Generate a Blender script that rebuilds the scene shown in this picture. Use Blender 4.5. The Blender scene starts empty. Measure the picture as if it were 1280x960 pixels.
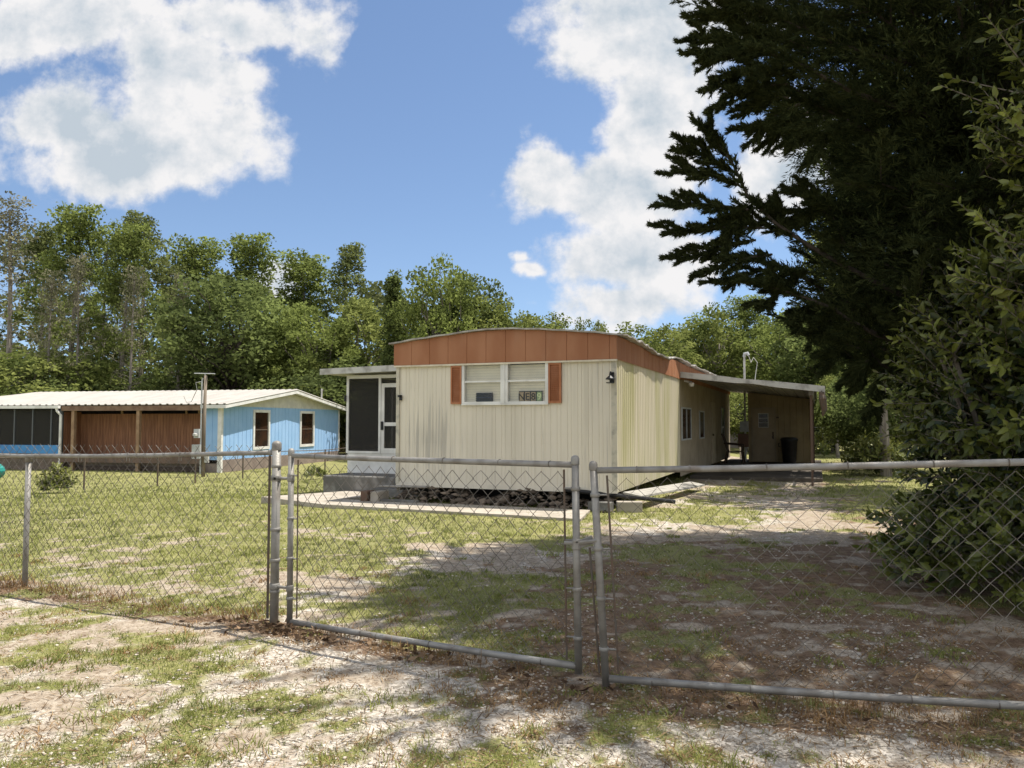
import bpy, math, random
import numpy as np
from mathutils import Vector, Matrix

S = bpy.context.scene
COL = S.collection
R = math.radians

# ------------------------------------------------------------------ camera
CAM_Z, F, PITCH = 1.5, 970.0, math.atan(48 / 970.0)
cd = bpy.data.cameras.new("camera")
cam = bpy.data.objects.new("camera", cd)
COL.objects.link(cam)
cam.location = (0, 0, CAM_Z)
cam.rotation_euler = (math.pi / 2 + PITCH, 0, 0)
cd.sensor_fit = 'HORIZONTAL'
cd.sensor_width = 36
cd.lens = F / 1280 * 36
cd.clip_start, cd.clip_end = 0.05, 3000
S.camera = cam


def direc(px, py):
    dx, dy = (px - 640) / F, (480 - py) / F
    c, s = math.cos(PITCH), math.sin(PITCH)
    return Vector((dx, c - dy * s, s + dy * c))


def P(px, py, Y):
    """point of the place that stands Y metres ahead of the photographer"""
    d = direc(px, py)
    return Vector((0, 0, CAM_Z)) + d * (Y / d.y)


# ------------------------------------------------------------------ light
S.view_settings.view_transform = 'Standard'
S.view_settings.look = 'None'
S.view_settings.gamma = 1
S.view_settings.exposure = 1.08
SUN_H, SUN_STRENGTH, SKY_STRENGTH = Vector((0.38, 0.10)), 3.9, 0.13
to_sun = Vector((SUN_H.x, SUN_H.y, 1)).normalized()
sd = bpy.data.lights.new("sun", 'SUN')
sun = bpy.data.objects.new("sun", sd)
COL.objects.link(sun)
sd.energy, sd.angle, sd.color = SUN_STRENGTH, R(0.5), (1, 0.945, 0.86)
sun.rotation_euler = (-to_sun).to_track_quat('-Z', 'Y').to_euler()
sun.location = (20, 5, 40)

W = bpy.data.worlds.new("World")
S.world = W
W.use_nodes = True


def world_nodes():
    nt = W.node_tree
    nt.nodes.clear()
    N, L = nt.nodes.new, nt.links.new

    def mth(op, a, b=None, clamp=False):
        n = N('ShaderNodeMath'); n.operation = op; n.use_clamp = clamp
        for i, v in enumerate((a, b)):
            if v is None: continue
            if isinstance(v, (int, float)): n.inputs[i].default_value = v
            else: L(v, n.inputs[i])
        return n.outputs[0]

    def vec(op, a, b):
        n = N('ShaderNodeVectorMath'); n.operation = op
        for i, v in enumerate((a, b)):
            if v is None: continue
            if isinstance(v, (tuple, list)): n.inputs[i].default_value = v
            else: L(v, n.inputs[i])
        return n

    def smooth(v, lo, hi, a=0.0, b=1.0):
        n = N('ShaderNodeMapRange'); n.interpolation_type = 'SMOOTHSTEP'
        L(v, n.inputs[0])
        for i, k in enumerate((lo, hi, a, b)): n.inputs[i + 1].default_value = k
        return n.outputs[0]
    out, bg, sky = N('ShaderNodeOutputWorld'), N('ShaderNodeBackground'), N('ShaderNodeTexSky')
    sky.sky_type = 'NISHITA'
    sky.sun_disc = False
    sky.sun_elevation = math.asin(to_sun.z)
    sky.sun_rotation = math.atan2(SUN_H.x, SUN_H.y)
    sky.air_density, sky.dust_density, sky.ozone_density = 1.0, 0.1, 2.0
    bg.inputs[1].default_value = SKY_STRENGTH
    tc = N('ShaderNodeTexCoord')
    sep = N('ShaderNodeSeparateXYZ'); L(tc.outputs['Generated'], sep.inputs[0])
    x, y, z = sep.outputs
    lift = N('ShaderNodeCombineXYZ')     # the air near the horizon is clear: look a little higher
    L(x, lift.inputs[0]); L(y, lift.inputs[1]); L(mth('ADD', z, 0.07), lift.inputs[2])
    L(vec('NORMALIZE', lift.outputs[0], None).outputs[0], sky.inputs['Vector'])
    yy = mth('MAXIMUM', y, 0.12)
    comb = N('ShaderNodeCombineXYZ')
    L(mth('DIVIDE', x, yy), comb.inputs[0]); L(mth('DIVIDE', z, yy), comb.inputs[1])
    uv = comb.outputs[0]
    # puffy displacement of the cloud outlines
    nz = N('ShaderNodeTexNoise'); nz.inputs['Scale'].default_value = 6.0; nz.inputs['Detail'].default_value = 7
    nz.inputs['Roughness'].default_value = 0.55
    L(uv, nz.inputs['Vector'])
    w = vec('SUBTRACT', nz.outputs['Color'], (0.5, 0.5, 0.5)).outputs[0]
    w = vec('MULTIPLY', w, (0.16, 0.12, 0)).outputs[0]
    q = vec('ADD', uv, w).outputs[0]
    fb = N('ShaderNodeTexNoise'); fb.inputs['Scale'].default_value = 9.0; fb.inputs['Detail'].default_value = 9
    fb.inputs['Roughness'].default_value = 0.6
    L(uv, fb.inputs['Vector'])
    # clouds that stand before the camera: (px, py, rx, ry, weight)
    blobs = [(170, 190, 165, 62, 1.2), (75, 150, 75, 55, 1.1), (70, 25, 150, 52, 1.1), (235, 85, 95, 70, 1.1), (270, 165, 70, 60, 1.0),
             (300, 20, 120, 36, .9), (395, 30, 48, 46, .55), (810, 30, 130, 85, 1.2), (835, 135, 85, 95, 1.3),
             (745, 235, 100, 42, 1.0), (682, 218, 42, 48, .9), (795, 240, 78, 52, 1.1), (785, 325, 105, 52, 1.1),
             (775, 385, 75, 34, 1.0), (667, 339, 20, 15, .8), (985, 205, 70, 75, 1.2), (668, 188, 14, 14, .5), (348, 355, 24, 22, .7),
             (660, 318, 16, 8, .5)]
    d = None
    for (px, py, rx, ry, wt) in blobs:
        c = direc(px, py)
        v = vec('SUBTRACT', q, (c.x / c.y, c.z / c.y, 0)).outputs[0]
        v = vec('MULTIPLY', v, (F / rx, F / ry, 0)).outputs[0]
        ln = vec('LENGTH', v, None).outputs['Value']
        e = mth('MULTIPLY', mth('SUBTRACT', 1.15, ln), wt)
        if d is None: d = e
        else:
            m = N('ShaderNodeMath'); m.operation = 'SMOOTH_MAX'; m.inputs[2].default_value = 0.25
            L(d, m.inputs[0]); L(e, m.inputs[1]); d = m.outputs[0]
    # loose cumulus over the rest of the sky
    gn = N('ShaderNodeTexNoise'); gn.inputs['Scale'].default_value = 2.6; gn.inputs['Detail'].default_value = 8
    L(tc.outputs['Generated'], gn.inputs['Vector'])
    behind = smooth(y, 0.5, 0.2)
    g = mth('MULTIPLY', mth('SUBTRACT', gn.outputs['Fac'], 0.43), 4.0)
    g = mth('SUBTRACT', g, mth('MULTIPLY', mth('SUBTRACT', 1.0, behind), 5.0))
    d = mth('MAXIMUM', d, g)
    dens = mth('ADD', d, mth('MULTIPLY', mth('SUBTRACT', fb.outputs['Fac'], 0.5), 2.5))
    cover = smooth(dens, -0.14, 0.46)
    cover = mth('MULTIPLY', cover, smooth(z, 0.0, 0.04))
    # thicker parts show their grey undersides
    fb2 = N('ShaderNodeTexNoise'); fb2.inputs['Scale'].default_value = 5.0; fb2.inputs['Detail'].default_value = 6
    L(vec('ADD', q, (3.3, 1.7, 0)).outputs[0], fb2.inputs['Vector'])
    core = mth('ADD', mth('MULTIPLY', dens, 0.55), mth('MULTIPLY', mth('SUBTRACT', fb2.outputs['Fac'], 0.5), 2.0))
    grey = smooth(core, 0.02, 1.15)
    cc = N('ShaderNodeMix'); cc.data_type = 'RGBA'
    # billows: side of each puff that turns to the sun
    rl = N('ShaderNodeTexNoise'); rl.inputs['Scale'].default_value = 9.0; rl.inputs['Detail'].default_value = 9
    rl.inputs['Roughness'].default_value = 0.6
    L(vec('ADD', uv, (0.012, 0.022, 0)).outputs[0], rl.inputs['Vector'])
    relief = mth('MULTIPLY', mth('SUBTRACT', fb.outputs['Fac'], rl.outputs['Fac']), 4.2)
    grey = mth('ADD', mth('MULTIPLY', grey, 1.1), mth('SUBTRACT', 0.06, relief), True)
    grey_out = grey
    k = 0.44 / SKY_STRENGTH
    L(grey_out, cc.inputs['Factor'])
    cc.inputs['A'].default_value = (k * 0.98, k * 0.97, k * 0.975, 1)
    cc.inputs['B'].default_value = (k * 0.58, k * 0.66, k * 0.74, 1)
    # the clear sky between them, a touch of haze whitening it
    tint = N('ShaderNodeMix'); tint.data_type = 'RGBA'; tint.blend_type = 'MULTIPLY'
    tint.inputs['Factor'].default_value = 1
    L(sky.outputs[0], tint.inputs['A'])
    tint.inputs['B'].default_value = (0.58, 0.575, 0.58, 1)
    # unseen clouds round behind the camera, brightened to add fill light
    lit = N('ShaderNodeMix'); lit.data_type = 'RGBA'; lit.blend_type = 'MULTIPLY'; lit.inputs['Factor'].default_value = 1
    fill_gain = mth('ADD', 1.0, mth('MULTIPLY', behind, 0.65))
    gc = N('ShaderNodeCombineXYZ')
    for i in range(3): L(fill_gain, gc.inputs[i])
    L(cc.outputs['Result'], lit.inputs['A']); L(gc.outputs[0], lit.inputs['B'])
    mx = N('ShaderNodeMix'); mx.data_type = 'RGBA'
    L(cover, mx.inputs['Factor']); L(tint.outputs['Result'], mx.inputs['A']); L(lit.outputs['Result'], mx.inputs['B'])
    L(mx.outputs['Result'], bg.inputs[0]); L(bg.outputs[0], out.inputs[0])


world_nodes()
S.cycles.max_bounces = 8
S.cycles.diffuse_bounces = 4
S.cycles.transparent_max_bounces = 12
S.cycles.use_denoising = True

# ------------------------------------------------------------------ helpers


def tag(o, label=None, cat=None, group=None, kind=None):
    for k, v in (('label', label), ('category', cat), ('group', group), ('kind', kind)):
        if v: o[k] = v
    return o


def empty(name, loc, rz=0.0, label=None, cat=None, group=None):
    o = bpy.data.objects.new(name, None)
    COL.objects.link(o)
    o.location = loc
    o.rotation_euler = (0, 0, rz)
    o.empty_display_size = 0.2
    return tag(o, label, cat, group)


KIDS = {}


def link(name, me, mat, parent=None):
    o = bpy.data.objects.new(name, me)
    COL.objects.link(o)
    if mat: me.materials.append(mat)
    if parent:
        o.parent = parent
        KIDS.setdefault(parent.name, []).append(o)
    return o


def copy_tree(o, parent=None):
    c = o.copy()
    COL.objects.link(c)
    if parent:
        c.parent = parent
        KIDS.setdefault(parent.name, []).append(c)
    for ch in list(KIDS.get(o.name, [])): copy_tree(ch, c)
    return c


def np_mesh(name, verts, faces, mat, parent=None, attrs=None, smooth=False):
    """faces: list of (M,k) index arrays"""
    me = bpy.data.meshes.new(name)
    verts = np.asarray(verts, dtype=np.float32)
    me.vertices.add(len(verts))
    me.vertices.foreach_set("co", verts.ravel())
    faces = [np.asarray(f, dtype=np.int32) for f in faces if len(f)]
    loops = np.concatenate([f.ravel() for f in faces])
    tot = np.concatenate([np.full(len(f), f.shape[1], np.int32) for f in faces])
    start = np.concatenate([[0], np.cumsum(tot)[:-1]]).astype(np.int32)
    me.loops.add(len(loops)); me.loops.foreach_set("vertex_index", loops)
    me.polygons.add(len(tot)); me.polygons.foreach_set("loop_start", start)
    try: me.polygons.foreach_set("loop_total", tot)
    except Exception: pass
    if smooth: me.polygons.foreach_set("use_smooth", np.ones(len(tot), dtype=bool))
    me.update(calc_edges=True)
    for k, a in (attrs or {}).items():
        at = me.attributes.new(k, 'FLOAT', 'POINT')
        at.data.foreach_set("value", np.asarray(a, dtype=np.float32))
    return link(name, me, mat, parent)


class MB:
    def __init__(self): self.v, self.f = [], []

    def add(self, vs, fs):
        b = len(self.v)
        self.v += [tuple(p) for p in vs]
        self.f += [tuple(i + b for i in f) for f in fs]
        return self

    def box(self, x0, x1, y0, y1, z0, z1, M=None):
        vs = [Vector((x, y, z)) for z in (z0, z1) for y in (y0, y1) for x in (x0, x1)]
        if M: vs = [M @ p for p in vs]
        return self.add(vs, [(0, 2, 3, 1), (4, 5, 7, 6), (0, 1, 5, 4), (2, 6, 7, 3), (0, 4, 6, 2), (1, 3, 7, 5)])

    def prism(self, poly, d):
        """poly: 3-D points in one plane, pushed along d"""
        n, d = len(poly), Vector(d)
        a = [Vector(p) for p in poly]
        return self.add(a + [p + d for p in a], [tuple(range(n))[::-1], tuple(range(n, 2 * n))] + [(i, (i + 1) % n, n + (i + 1) % n, n + i) for i in range(n)])

    def tube(self, pts, r, n=8, cap=True):
        pts = [Vector(p) for p in pts]
        rs = r if isinstance(r, (list, tuple)) else [r] * len(pts)
        t0 = (pts[1] - pts[0]).normalized()
        u = t0.orthogonal().normalized()
        vs, prev = [], t0
        for i, p in enumerate(pts):
            a = pts[max(i - 1, 0)]; b = pts[min(i + 1, len(pts) - 1)]
            t = (b - a).normalized()
            u = prev.rotation_difference(t) @ u
            u = (u - t * u.dot(t)).normalized()
            prev = t
            w = t.cross(u)
            for k in range(n):
                th = 2 * math.pi * k / n
                vs.append(p + (u * math.cos(th) + w * math.sin(th)) * rs[i])
        fs = [(i * n + k, i * n + (k + 1) % n, (i + 1) * n + (k + 1) % n, (i + 1) * n + k) for i in range(len(pts) - 1) for k in range(n)]
        if cap: fs += [tuple(range(n))[::-1], tuple(range((len(pts) - 1) * n, len(pts) * n))]
        return self.add(vs, fs)

    def lathe(self, prof, c=(0, 0, 0), n=16):
        """prof: (radius, z) pairs"""
        vs = [(c[0] + r * math.cos(2 * math.pi * k / n), c[1] + r * math.sin(2 * math.pi * k / n), c[2] + z) for r, z in prof for k in range(n)]
        fs = [(i * n + k, i * n + (k + 1) % n, (i + 1) * n + (k + 1) % n, (i + 1) * n + k) for i in range(len(prof) - 1) for k in range(n)]
        fs += [tuple(range(n))[::-1], tuple(range((len(prof) - 1) * n, len(prof) * n))]
        return self.add(vs, fs)

    def ribbed(self, o, ux, nrm, length, z0, z1, spacing=0.15, depth=0.012, gw=0.02, alt=None):
        """sheet with vertical grooves; z0/z1 numbers or functions of the run; alt: a second, nearer groove"""
        o, ux, nrm = Vector(o), Vector(ux), Vector(nrm)
        s, pr = 0.0, [(0.0, 0.0)]
        while True:
            for off in ([spacing] if alt is None else [alt, spacing]):
                c = s + off
                if c + gw > length: continue
                pr += [(c - gw, 0), (c - gw * .4, -depth), (c + gw * .4, -depth), (c + gw, 0)]
            s += spacing
            if s > length: break
        pr.append((length, 0))
        pr = sorted(set(pr))
        f0 = z0 if callable(z0) else (lambda t: z0)
        f1 = z1 if callable(z1) else (lambda t: z1)
        vs = []
        for t, d in pr:
            b = o + ux * t + nrm * d
            vs += [(b.x, b.y, f0(t)), (b.x, b.y, f1(t))]
        return self.add(vs, [(2 * i, 2 * i + 2, 2 * i + 3, 2 * i + 1) for i in range(len(pr) - 1)])

    def build(self, name, mat, parent=None, smooth=False, bevel=0):
        me = bpy.data.meshes.new(name)
        me.from_pydata([tuple(p) for p in self.v], [], self.f)
        me.update()
        if smooth:
            for p in me.polygons: p.use_smooth = len(p.vertices) <= 4
        o = link(name, me, mat, parent)
        if bevel:
            b = o.modifiers.new("bevel", 'BEVEL'); b.width = bevel; b.segments = 2; b.limit_method = 'ANGLE'
        return o


def material(name):
    m = bpy.data.materials.new(name)
    m.use_nodes = True
    nt = m.node_tree
    return m, nt, nt.nodes['Principled BSDF']


def mat(name, col, rough=0.7, col2=None, scale=4.0, stretch=(1, 1, 1), lo=0.35, hi=0.65, bump=0.0, bscale=40, metal=0.0, detail=6, spec=0.3, streak=None):
    """streak: (colour, amount, low, high, (scale x,y,z)) vertical dirt with a shape of its own"""
    m, nt, b = material(name)
    N, L = nt.nodes.new, nt.links.new
    b.inputs['Roughness'].default_value = rough
    b.inputs['Metallic'].default_value = metal
    b.inputs['Specular IOR Level'].default_value = spec
    b.inputs['Base Color'].default_value = (*col, 1)
    tc = N('ShaderNodeTexCoord')

    def noise(sc, st, det=detail):
        mp = N('ShaderNodeMapping'); mp.inputs['Scale'].default_value = st
        L(tc.outputs['Object'], mp.inputs['Vector'])
        n = N('ShaderNodeTexNoise'); n.inputs['Scale'].default_value = sc; n.inputs['Detail'].default_value = det
        L(mp.outputs[0], n.inputs['Vector'])
        return n.outputs['Fac']

    def rng(v, a, c, t=1.0):
        r = N('ShaderNodeMapRange'); r.interpolation_type = 'SMOOTHSTEP'
        L(v, r.inputs[0]); r.inputs[1].default_value = a; r.inputs[2].default_value = c; r.inputs[4].default_value = t
        return r.outputs[0]
    cur = None
    if col2:
        x = N('ShaderNodeMix'); x.data_type = 'RGBA'
        L(rng(noise(scale, stretch), lo, hi), x.inputs['Factor'])
        x.inputs['A'].default_value = (*col, 1); x.inputs['B'].default_value = (*col2, 1)
        cur = x.outputs['Result']
    if streak:
        for (sc_, amt, a, c, st) in (streak if isinstance(streak, list) else [streak]):
            x = N('ShaderNodeMix'); x.data_type = 'RGBA'
            L(rng(noise(1.0, st, 5), a, c, amt), x.inputs['Factor'])
            if cur: L(cur, x.inputs['A'])
            else: x.inputs['A'].default_value = (*col, 1)
            x.inputs['B'].default_value = (*sc_, 1)
            cur = x.outputs['Result']
    if cur: L(cur, b.inputs['Base Color'])
    if bump:
        bp = N('ShaderNodeBump'); bp.inputs['Strength'].default_value = bump; bp.inputs['Distance'].default_value = 0.02
        L(noise(bscale, (1, 1, 1), 4), bp.inputs['Height']); L(bp.outputs[0], b.inputs['Normal'])
    return m


def leaf_mat(name, dark, light, trans=0.3, rough=0.6, gloss=0.0):
    m, nt, b = material(name)
    N, L = nt.nodes.new, nt.links.new
    at = N('ShaderNodeAttribute'); at.attribute_name = 'tint'
    x = N('ShaderNodeMix'); x.data_type = 'RGBA'
    L(at.outputs['Fac'], x.inputs['Factor'])
    x.inputs['A'].default_value = (*dark, 1); x.inputs['B'].default_value = (*light, 1)
    L(x.outputs['Result'], b.inputs['Base Color'])
    b.inputs['Roughness'].default_value = rough
    b.inputs['Specular IOR Level'].default_value = gloss
    tr = N('ShaderNodeBsdfTranslucent'); L(x.outputs['Result'], tr.inputs['Color'])
    mx = N('ShaderNodeMixShader'); mx.inputs[0].default_value = trans
    L(b.outputs[0], mx.inputs[1]); L(tr.outputs[0], mx.inputs[2])
    L(mx.outputs[0], nt.nodes['Material Output'].inputs[0])
    return m


def glass_mat(name, tint, clear):
    m, nt, b = material(name)
    N, L = nt.nodes.new, nt.links.new
    t = N('ShaderNodeBsdfTransparent'); t.inputs[0].default_value = (*tint, 1)
    g = N('ShaderNodeBsdfGlossy'); g.inputs['Roughness'].default_value = 0.03; g.inputs['Color'].default_value = (.8, .8, .8, 1)
    mx = N('ShaderNodeMixShader'); mx.inputs[0].default_value = 1 - clear
    L(t.outputs[0], mx.inputs[1]); L(g.outputs[0], mx.inputs[2])
    L(mx.outputs[0], nt.nodes['Material Output'].inputs[0])
    return m


def screen_mat(name, col, clear):
    m, nt, b = material(name)
    N, L = nt.nodes.new, nt.links.new
    t = N('ShaderNodeBsdfTransparent')
    d = N('ShaderNodeBsdfDiffuse'); d.inputs[0].default_value = (*col, 1)
    mx = N('ShaderNodeMixShader'); mx.inputs[0].default_value = 1 - clear
    L(t.outputs[0], mx.inputs[1]); L(d.outputs[0], mx.inputs[2])
    L(mx.outputs[0], nt.nodes['Material Output'].inputs[0])
    return m


# ------------------------------------------------------------------ numpy noise
def _hash(ix, iy, s):
    h = (ix.astype(np.int64) * 374761393 + iy.astype(np.int64) * 668265263 + s * 1442695041) & 0x7fffffff
    h = ((h ^ (h >> 13)) * 1274126177) & 0x7fffffff
    h = h ^ (h >> 16)
    return (h & 0xffff) / 65535.0


def vnoise(x, y, s=0):
    ix, iy = np.floor(x), np.floor(y)
    fx, fy = x - ix, y - iy
    fx, fy = fx * fx * (3 - 2 * fx), fy * fy * (3 - 2 * fy)
    a, b = _hash(ix, iy, s), _hash(ix + 1, iy, s)
    c, d = _hash(ix, iy + 1, s), _hash(ix + 1, iy + 1, s)
    return (a * (1 - fx) + b * fx) * (1 - fy) + (c * (1 - fx) + d * fx) * fy


def fbm(x, y, s=0, o=4):
    t, a, n = 0, 0.5, 0
    for i in range(o):
        t = t + a * vnoise(x * 2 ** i, y * 2 ** i, s + i * 17); n += a; a *= 0.5
    return t / n


def sst(v, a, b):
    t = np.clip((v - a) / (b - a), 0, 1)
    return t * t * (3 - 2 * t)


# ------------------------------------------------------------------ ground
GATE_A, GATE_B, GATE_E = (-1.67, 5.80), (0.42, 4.46), (2.70, 3.80)


def fence_y(x):
    """how far ahead the fence line stands at this x"""
    return np.where(x < GATE_A[0], 5.80 + (GATE_A[0] - x) * 0.476,
                    np.where(x < GATE_B[0], 5.80 + (x - GATE_A[0]) * (4.46 - 5.80) / (0.42 + 1.67), 4.46 + (x - 0.42) * (3.80 - 4.46) / 2.28))


def height(x, y):
    x, y = np.asarray(x, float), np.asarray(y, float)
    z = -0.5 * sst(y, 9, 26) * sst(-x, 1, 8)
    z = z + 0.05 * (fbm(x * .35, y * .35, 5, 3) - .5) + 0.022 * (fbm(x * 1.9, y * 1.9, 8, 3) - .5)
    return z


def masks(x, y):
    """how much grass, pale shell gravel and brown litter cover the ground at a point"""
    x, y = np.asarray(x, float), np.asarray(y, float)
    n1, n2, n3, n4 = fbm(x * .55, y * .55, 21), fbm(x * 1.7, y * 1.7, 33), fbm(x * 4.5, y * 4.5, 41, 3), fbm(x * .9 + 7, y * .9, 57)
    n5, n6 = vnoise(x * 13, y * 13, 61), vnoise(x * 9, y * 9, 62)
    inside = sst(y - fence_y(x), -0.1, 0.4)
    # the drive runs from the gate to the carport
    cx = np.interp(y, [0, 3, 5, 8, 12, 18, 26], [.2, .6, 1.25, 1.9, 3.1, 5.4, 8.3])
    drive = sst(np.abs(x - cx), 2.3, 0.9)
    mid = sst(np.abs(x - cx), .9, .15)
    lawn = sst(x - cx, -0.9, -2.3) * inside
    far = sst(y, 9.5, 17)
    right = sst(x - cx, 0.9, 2.4)
    g = lawn * (0.66 + 0.5 * far) + drive * inside * (.20 + .16 * mid) + right * .24 * inside
    g = g + (1 - inside) * (0.16 + 0.34 * sst(-x, 0.2, 2.2) + .10 * sst(x, .6, 2.2))
    g = g + right * far * .6
    g = g + .75 * np.exp(-(((x - 3.0) / 1.3) ** 2 + ((y - 13.0) / 1.2) ** 2))
    g = g + .30 * np.exp(-(((x - .9) / 1.6) ** 2 + ((y - 9.3) / 1.3) ** 2)) * sst(x, 0, 1)
    g = g - .30 * np.exp(-(((x + .5) / 1.2) ** 2 + ((y - 8.8) / 1.2) ** 2))
    grass = sst(g + 1.0 * (n1 - .5) + 1.1 * (n2 - .5) + 1.1 * (n3 - .5) + .55 * (n5 - .5), .10, .80)
    gv = (1 - inside) * (.72 - .22 * sst(-x, .5, 3.0)) + inside * drive * .44 + .30 * lawn * (1 - far)
    gv = gv + .3 * np.exp(-((y - 12.6) / 1.5) ** 2 - ((x - 1.6) / 1.8) ** 2)
    gravel = sst(gv - right * .35 * inside + 1.1 * (n4 - .5) + .8 * (n2 - .5) + 1.2 * (n3 - .5) + .4 * (n6 - .5), .15, .75)
    near = np.exp(-((y - fence_y(x) + .12) / .2) ** 2)
    lit = near * .8 + right * inside * .85 + .85 * drive * inside * sst(y, 11.5, 8.5) + .22 * (1 - inside) + .1 * lawn
    litter = sst(lit + 1.0 * (n1 - .5) + 1.3 * (n3 - .5) + .5 * (n6 - .5), .25, .9)
    return grass, gravel, litter


def ground_material():
    m, nt, b = material("ground")
    N, L = nt.nodes.new, nt.links.new
    b.inputs['Roughness'].default_value = 0.95
    b.inputs['Specular IOR Level'].default_value = 0.1
    geo = N('ShaderNodeNewGeometry')

    def noise(sc, det=5, rough=.6):
        n = N('ShaderNodeTexNoise'); n.inputs['Scale'].default_value = sc; n.inputs['Detail'].default_value = det
        n.inputs['Roughness'].default_value = rough
        L(geo.outputs['Position'], n.inputs['Vector']); return n.outputs['Fac']

    def mix(f, a, c):
        x = N('ShaderNodeMix'); x.data_type = 'RGBA'
        L(f, x.inputs['Factor'])
        for k, v in (('A', a), ('B', c)):
            if isinstance(v, tuple): x.inputs[k].default_value = (*v, 1)
            else: L(v, x.inputs[k])
        return x.outputs['Result']

    def rng(v, a, c):
        r = N('ShaderNodeMapRange'); r.interpolation_type = 'SMOOTHSTEP'
        L(v, r.inputs[0]); r.inputs[1].default_value = a; r.inputs[2].default_value = c
        return r.outputs[0]

    def att(k):
        a = N('ShaderNodeAttribute'); a.attribute_name = k; return a.outputs['Fac']

    def add(a, c, k):
        n = N('ShaderNodeMath'); n.operation = 'MULTIPLY_ADD'
        L(c, n.inputs[0]); n.inputs[1].default_value = k; L(a, n.inputs[2]); return n.outputs[0]
    fine, mid, big = noise(60, 4), noise(11, 5), noise(1.3, 5)
    vor = N('ShaderNodeTexVoronoi'); vor.inputs['Scale'].default_value = 42
    L(geo.outputs['Position'], vor.inputs['Vector'])
    sepc = N('ShaderNodeSeparateColor'); L(vor.outputs['Color'], sepc.inputs[0])
    sand = mix(rng(mid, .35, .65), (.28, .225, .165), (.40, .34, .265))
    sand = mix(rng(noise(34, 5, .7), .50, .64), sand, (.17, .125, .085))
    pale = mix(sepc.outputs[0], (.24, .205, .16), (.56, .505, .43))
    pale = mix(rng(fine, .42, .30), pale, (.22, .18, .14))
    dirt = mix(rng(mid, .35, .65), (.13, .083, .053), (.22, .15, .098))
    dirt = mix(rng(fine, .55, .72), dirt, (.30, .23, .16))
    green = mix(rng(big, .35, .65), (.15, .16, .05), (.21, .21, .072))
    green = mix(rng(fine, .45, .7), green, (.34, .29, .16))
    c = mix(rng(add(att('gravel'), fine, .35), .45, .85), sand, pale)
    c = mix(rng(add(att('litter'), mid, .5), .55, .95), c, dirt)
    c = mix(rng(add(att('grass'), fine, .6), .55, 1.05), c, green)
    L(c, b.inputs['Base Color'])
    bp = N('ShaderNodeBump'); bp.inputs['Strength'].default_value = .7; bp.inputs['Distance'].default_value = .03
    hgt = add(fine, mid, 1.0)
    L(hgt, bp.inputs['Height']); L(bp.outputs[0], b.inputs['Normal'])
    return m


def axis(lo, hi, fine, a, b, grow=1.22):
    c = list(np.arange(a, b + 1e-6, fine))
    s, v = fine, b
    while v < hi: s *= grow; v += s; c.append(v)
    s, v, pre = fine, a, []
    while v > lo: s *= grow; v -= s; pre.append(v)
    return np.array(pre[::-1] + c)


xs = axis(-900, 900, .07, -8.5, 7.0)
ys = axis(-300, 1500, .07, 1.0, 16.0, 1.15)
gx, gy = np.meshgrid(xs, ys)
gz = height(gx, gy)
mg, mv, ml = masks(gx, gy)
nx, ny = len(xs), len(ys)
idx = np.arange(nx * ny).reshape(ny, nx)
fq = np.stack([idx[:-1, :-1], idx[:-1, 1:], idx[1:, 1:], idx[1:, :-1]], -1).reshape(-1, 4)
ground = np_mesh("ground", np.stack([gx, gy, gz], -1).reshape(-1, 3), [fq], ground_material(), attrs={'grass': mg.ravel(), 'gravel': mv.ravel(), 'litter': ml.ravel()}, smooth=True)
tag(ground, kind='structure')


def gh(x, y): return float(height(np.array([x]), np.array([y]))[0])


rs = np.random.RandomState(4)


def scatter(n, near=2.3, farr=40, power=1.6):
    """points on the ground in front of the camera, thinning with distance"""
    u = rs.rand(n)
    y = (near ** (1 - power) + u * (farr ** (1 - power) - near ** (1 - power))) ** (1 / (1 - power))
    x = (rs.rand(n) * 2 - 1) * (0.86 * y + .9)
    return x, y


def blades(name, x, y, hgt, wid, per, spread, mtl, lean=.7, tint=None):
    n = len(x)
    x = np.repeat(x, per) + rs.randn(n * per) * np.repeat(spread, per)
    y = np.repeat(y, per) + rs.randn(n * per) * np.repeat(spread, per)
    h = np.repeat(hgt, per) * (.5 + rs.rand(n * per))
    w = np.repeat(wid, per)
    z = height(x, y)
    th, ph = rs.rand(n * per) * 2 * np.pi, rs.rand(n * per) * 2 * np.pi
    ln = h * lean * (.3 + rs.rand(n * per))
    base = np.stack([x, y, z - .004], -1)
    side = np.stack([np.cos(th), np.sin(th), 0 * th], -1) * w[:, None]
    out = np.stack([np.cos(ph), np.sin(ph), 0 * ph], -1)
    m1 = base + out * (ln * .35)[:, None]; m1[:, 2] += h * .62
    tip = base + out * ln[:, None]; tip[:, 2] += h
    v = np.stack([base - side, base + side, m1 - side * .7, m1 + side * .7, tip], 1).reshape(-1, 3)
    k = np.arange(n * per)[:, None] * 5
    t = rs.rand(n * per) if tint is None else np.clip(np.repeat(tint, per) + rs.randn(n * per) * .18, 0, 1)
    o = np_mesh(name, v, [k + np.array([0, 1, 3, 2]), k + np.array([2, 3, 4])], mtl, attrs={'tint': np.repeat(t, 5)})
    return tag(o, kind='stuff')


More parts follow.
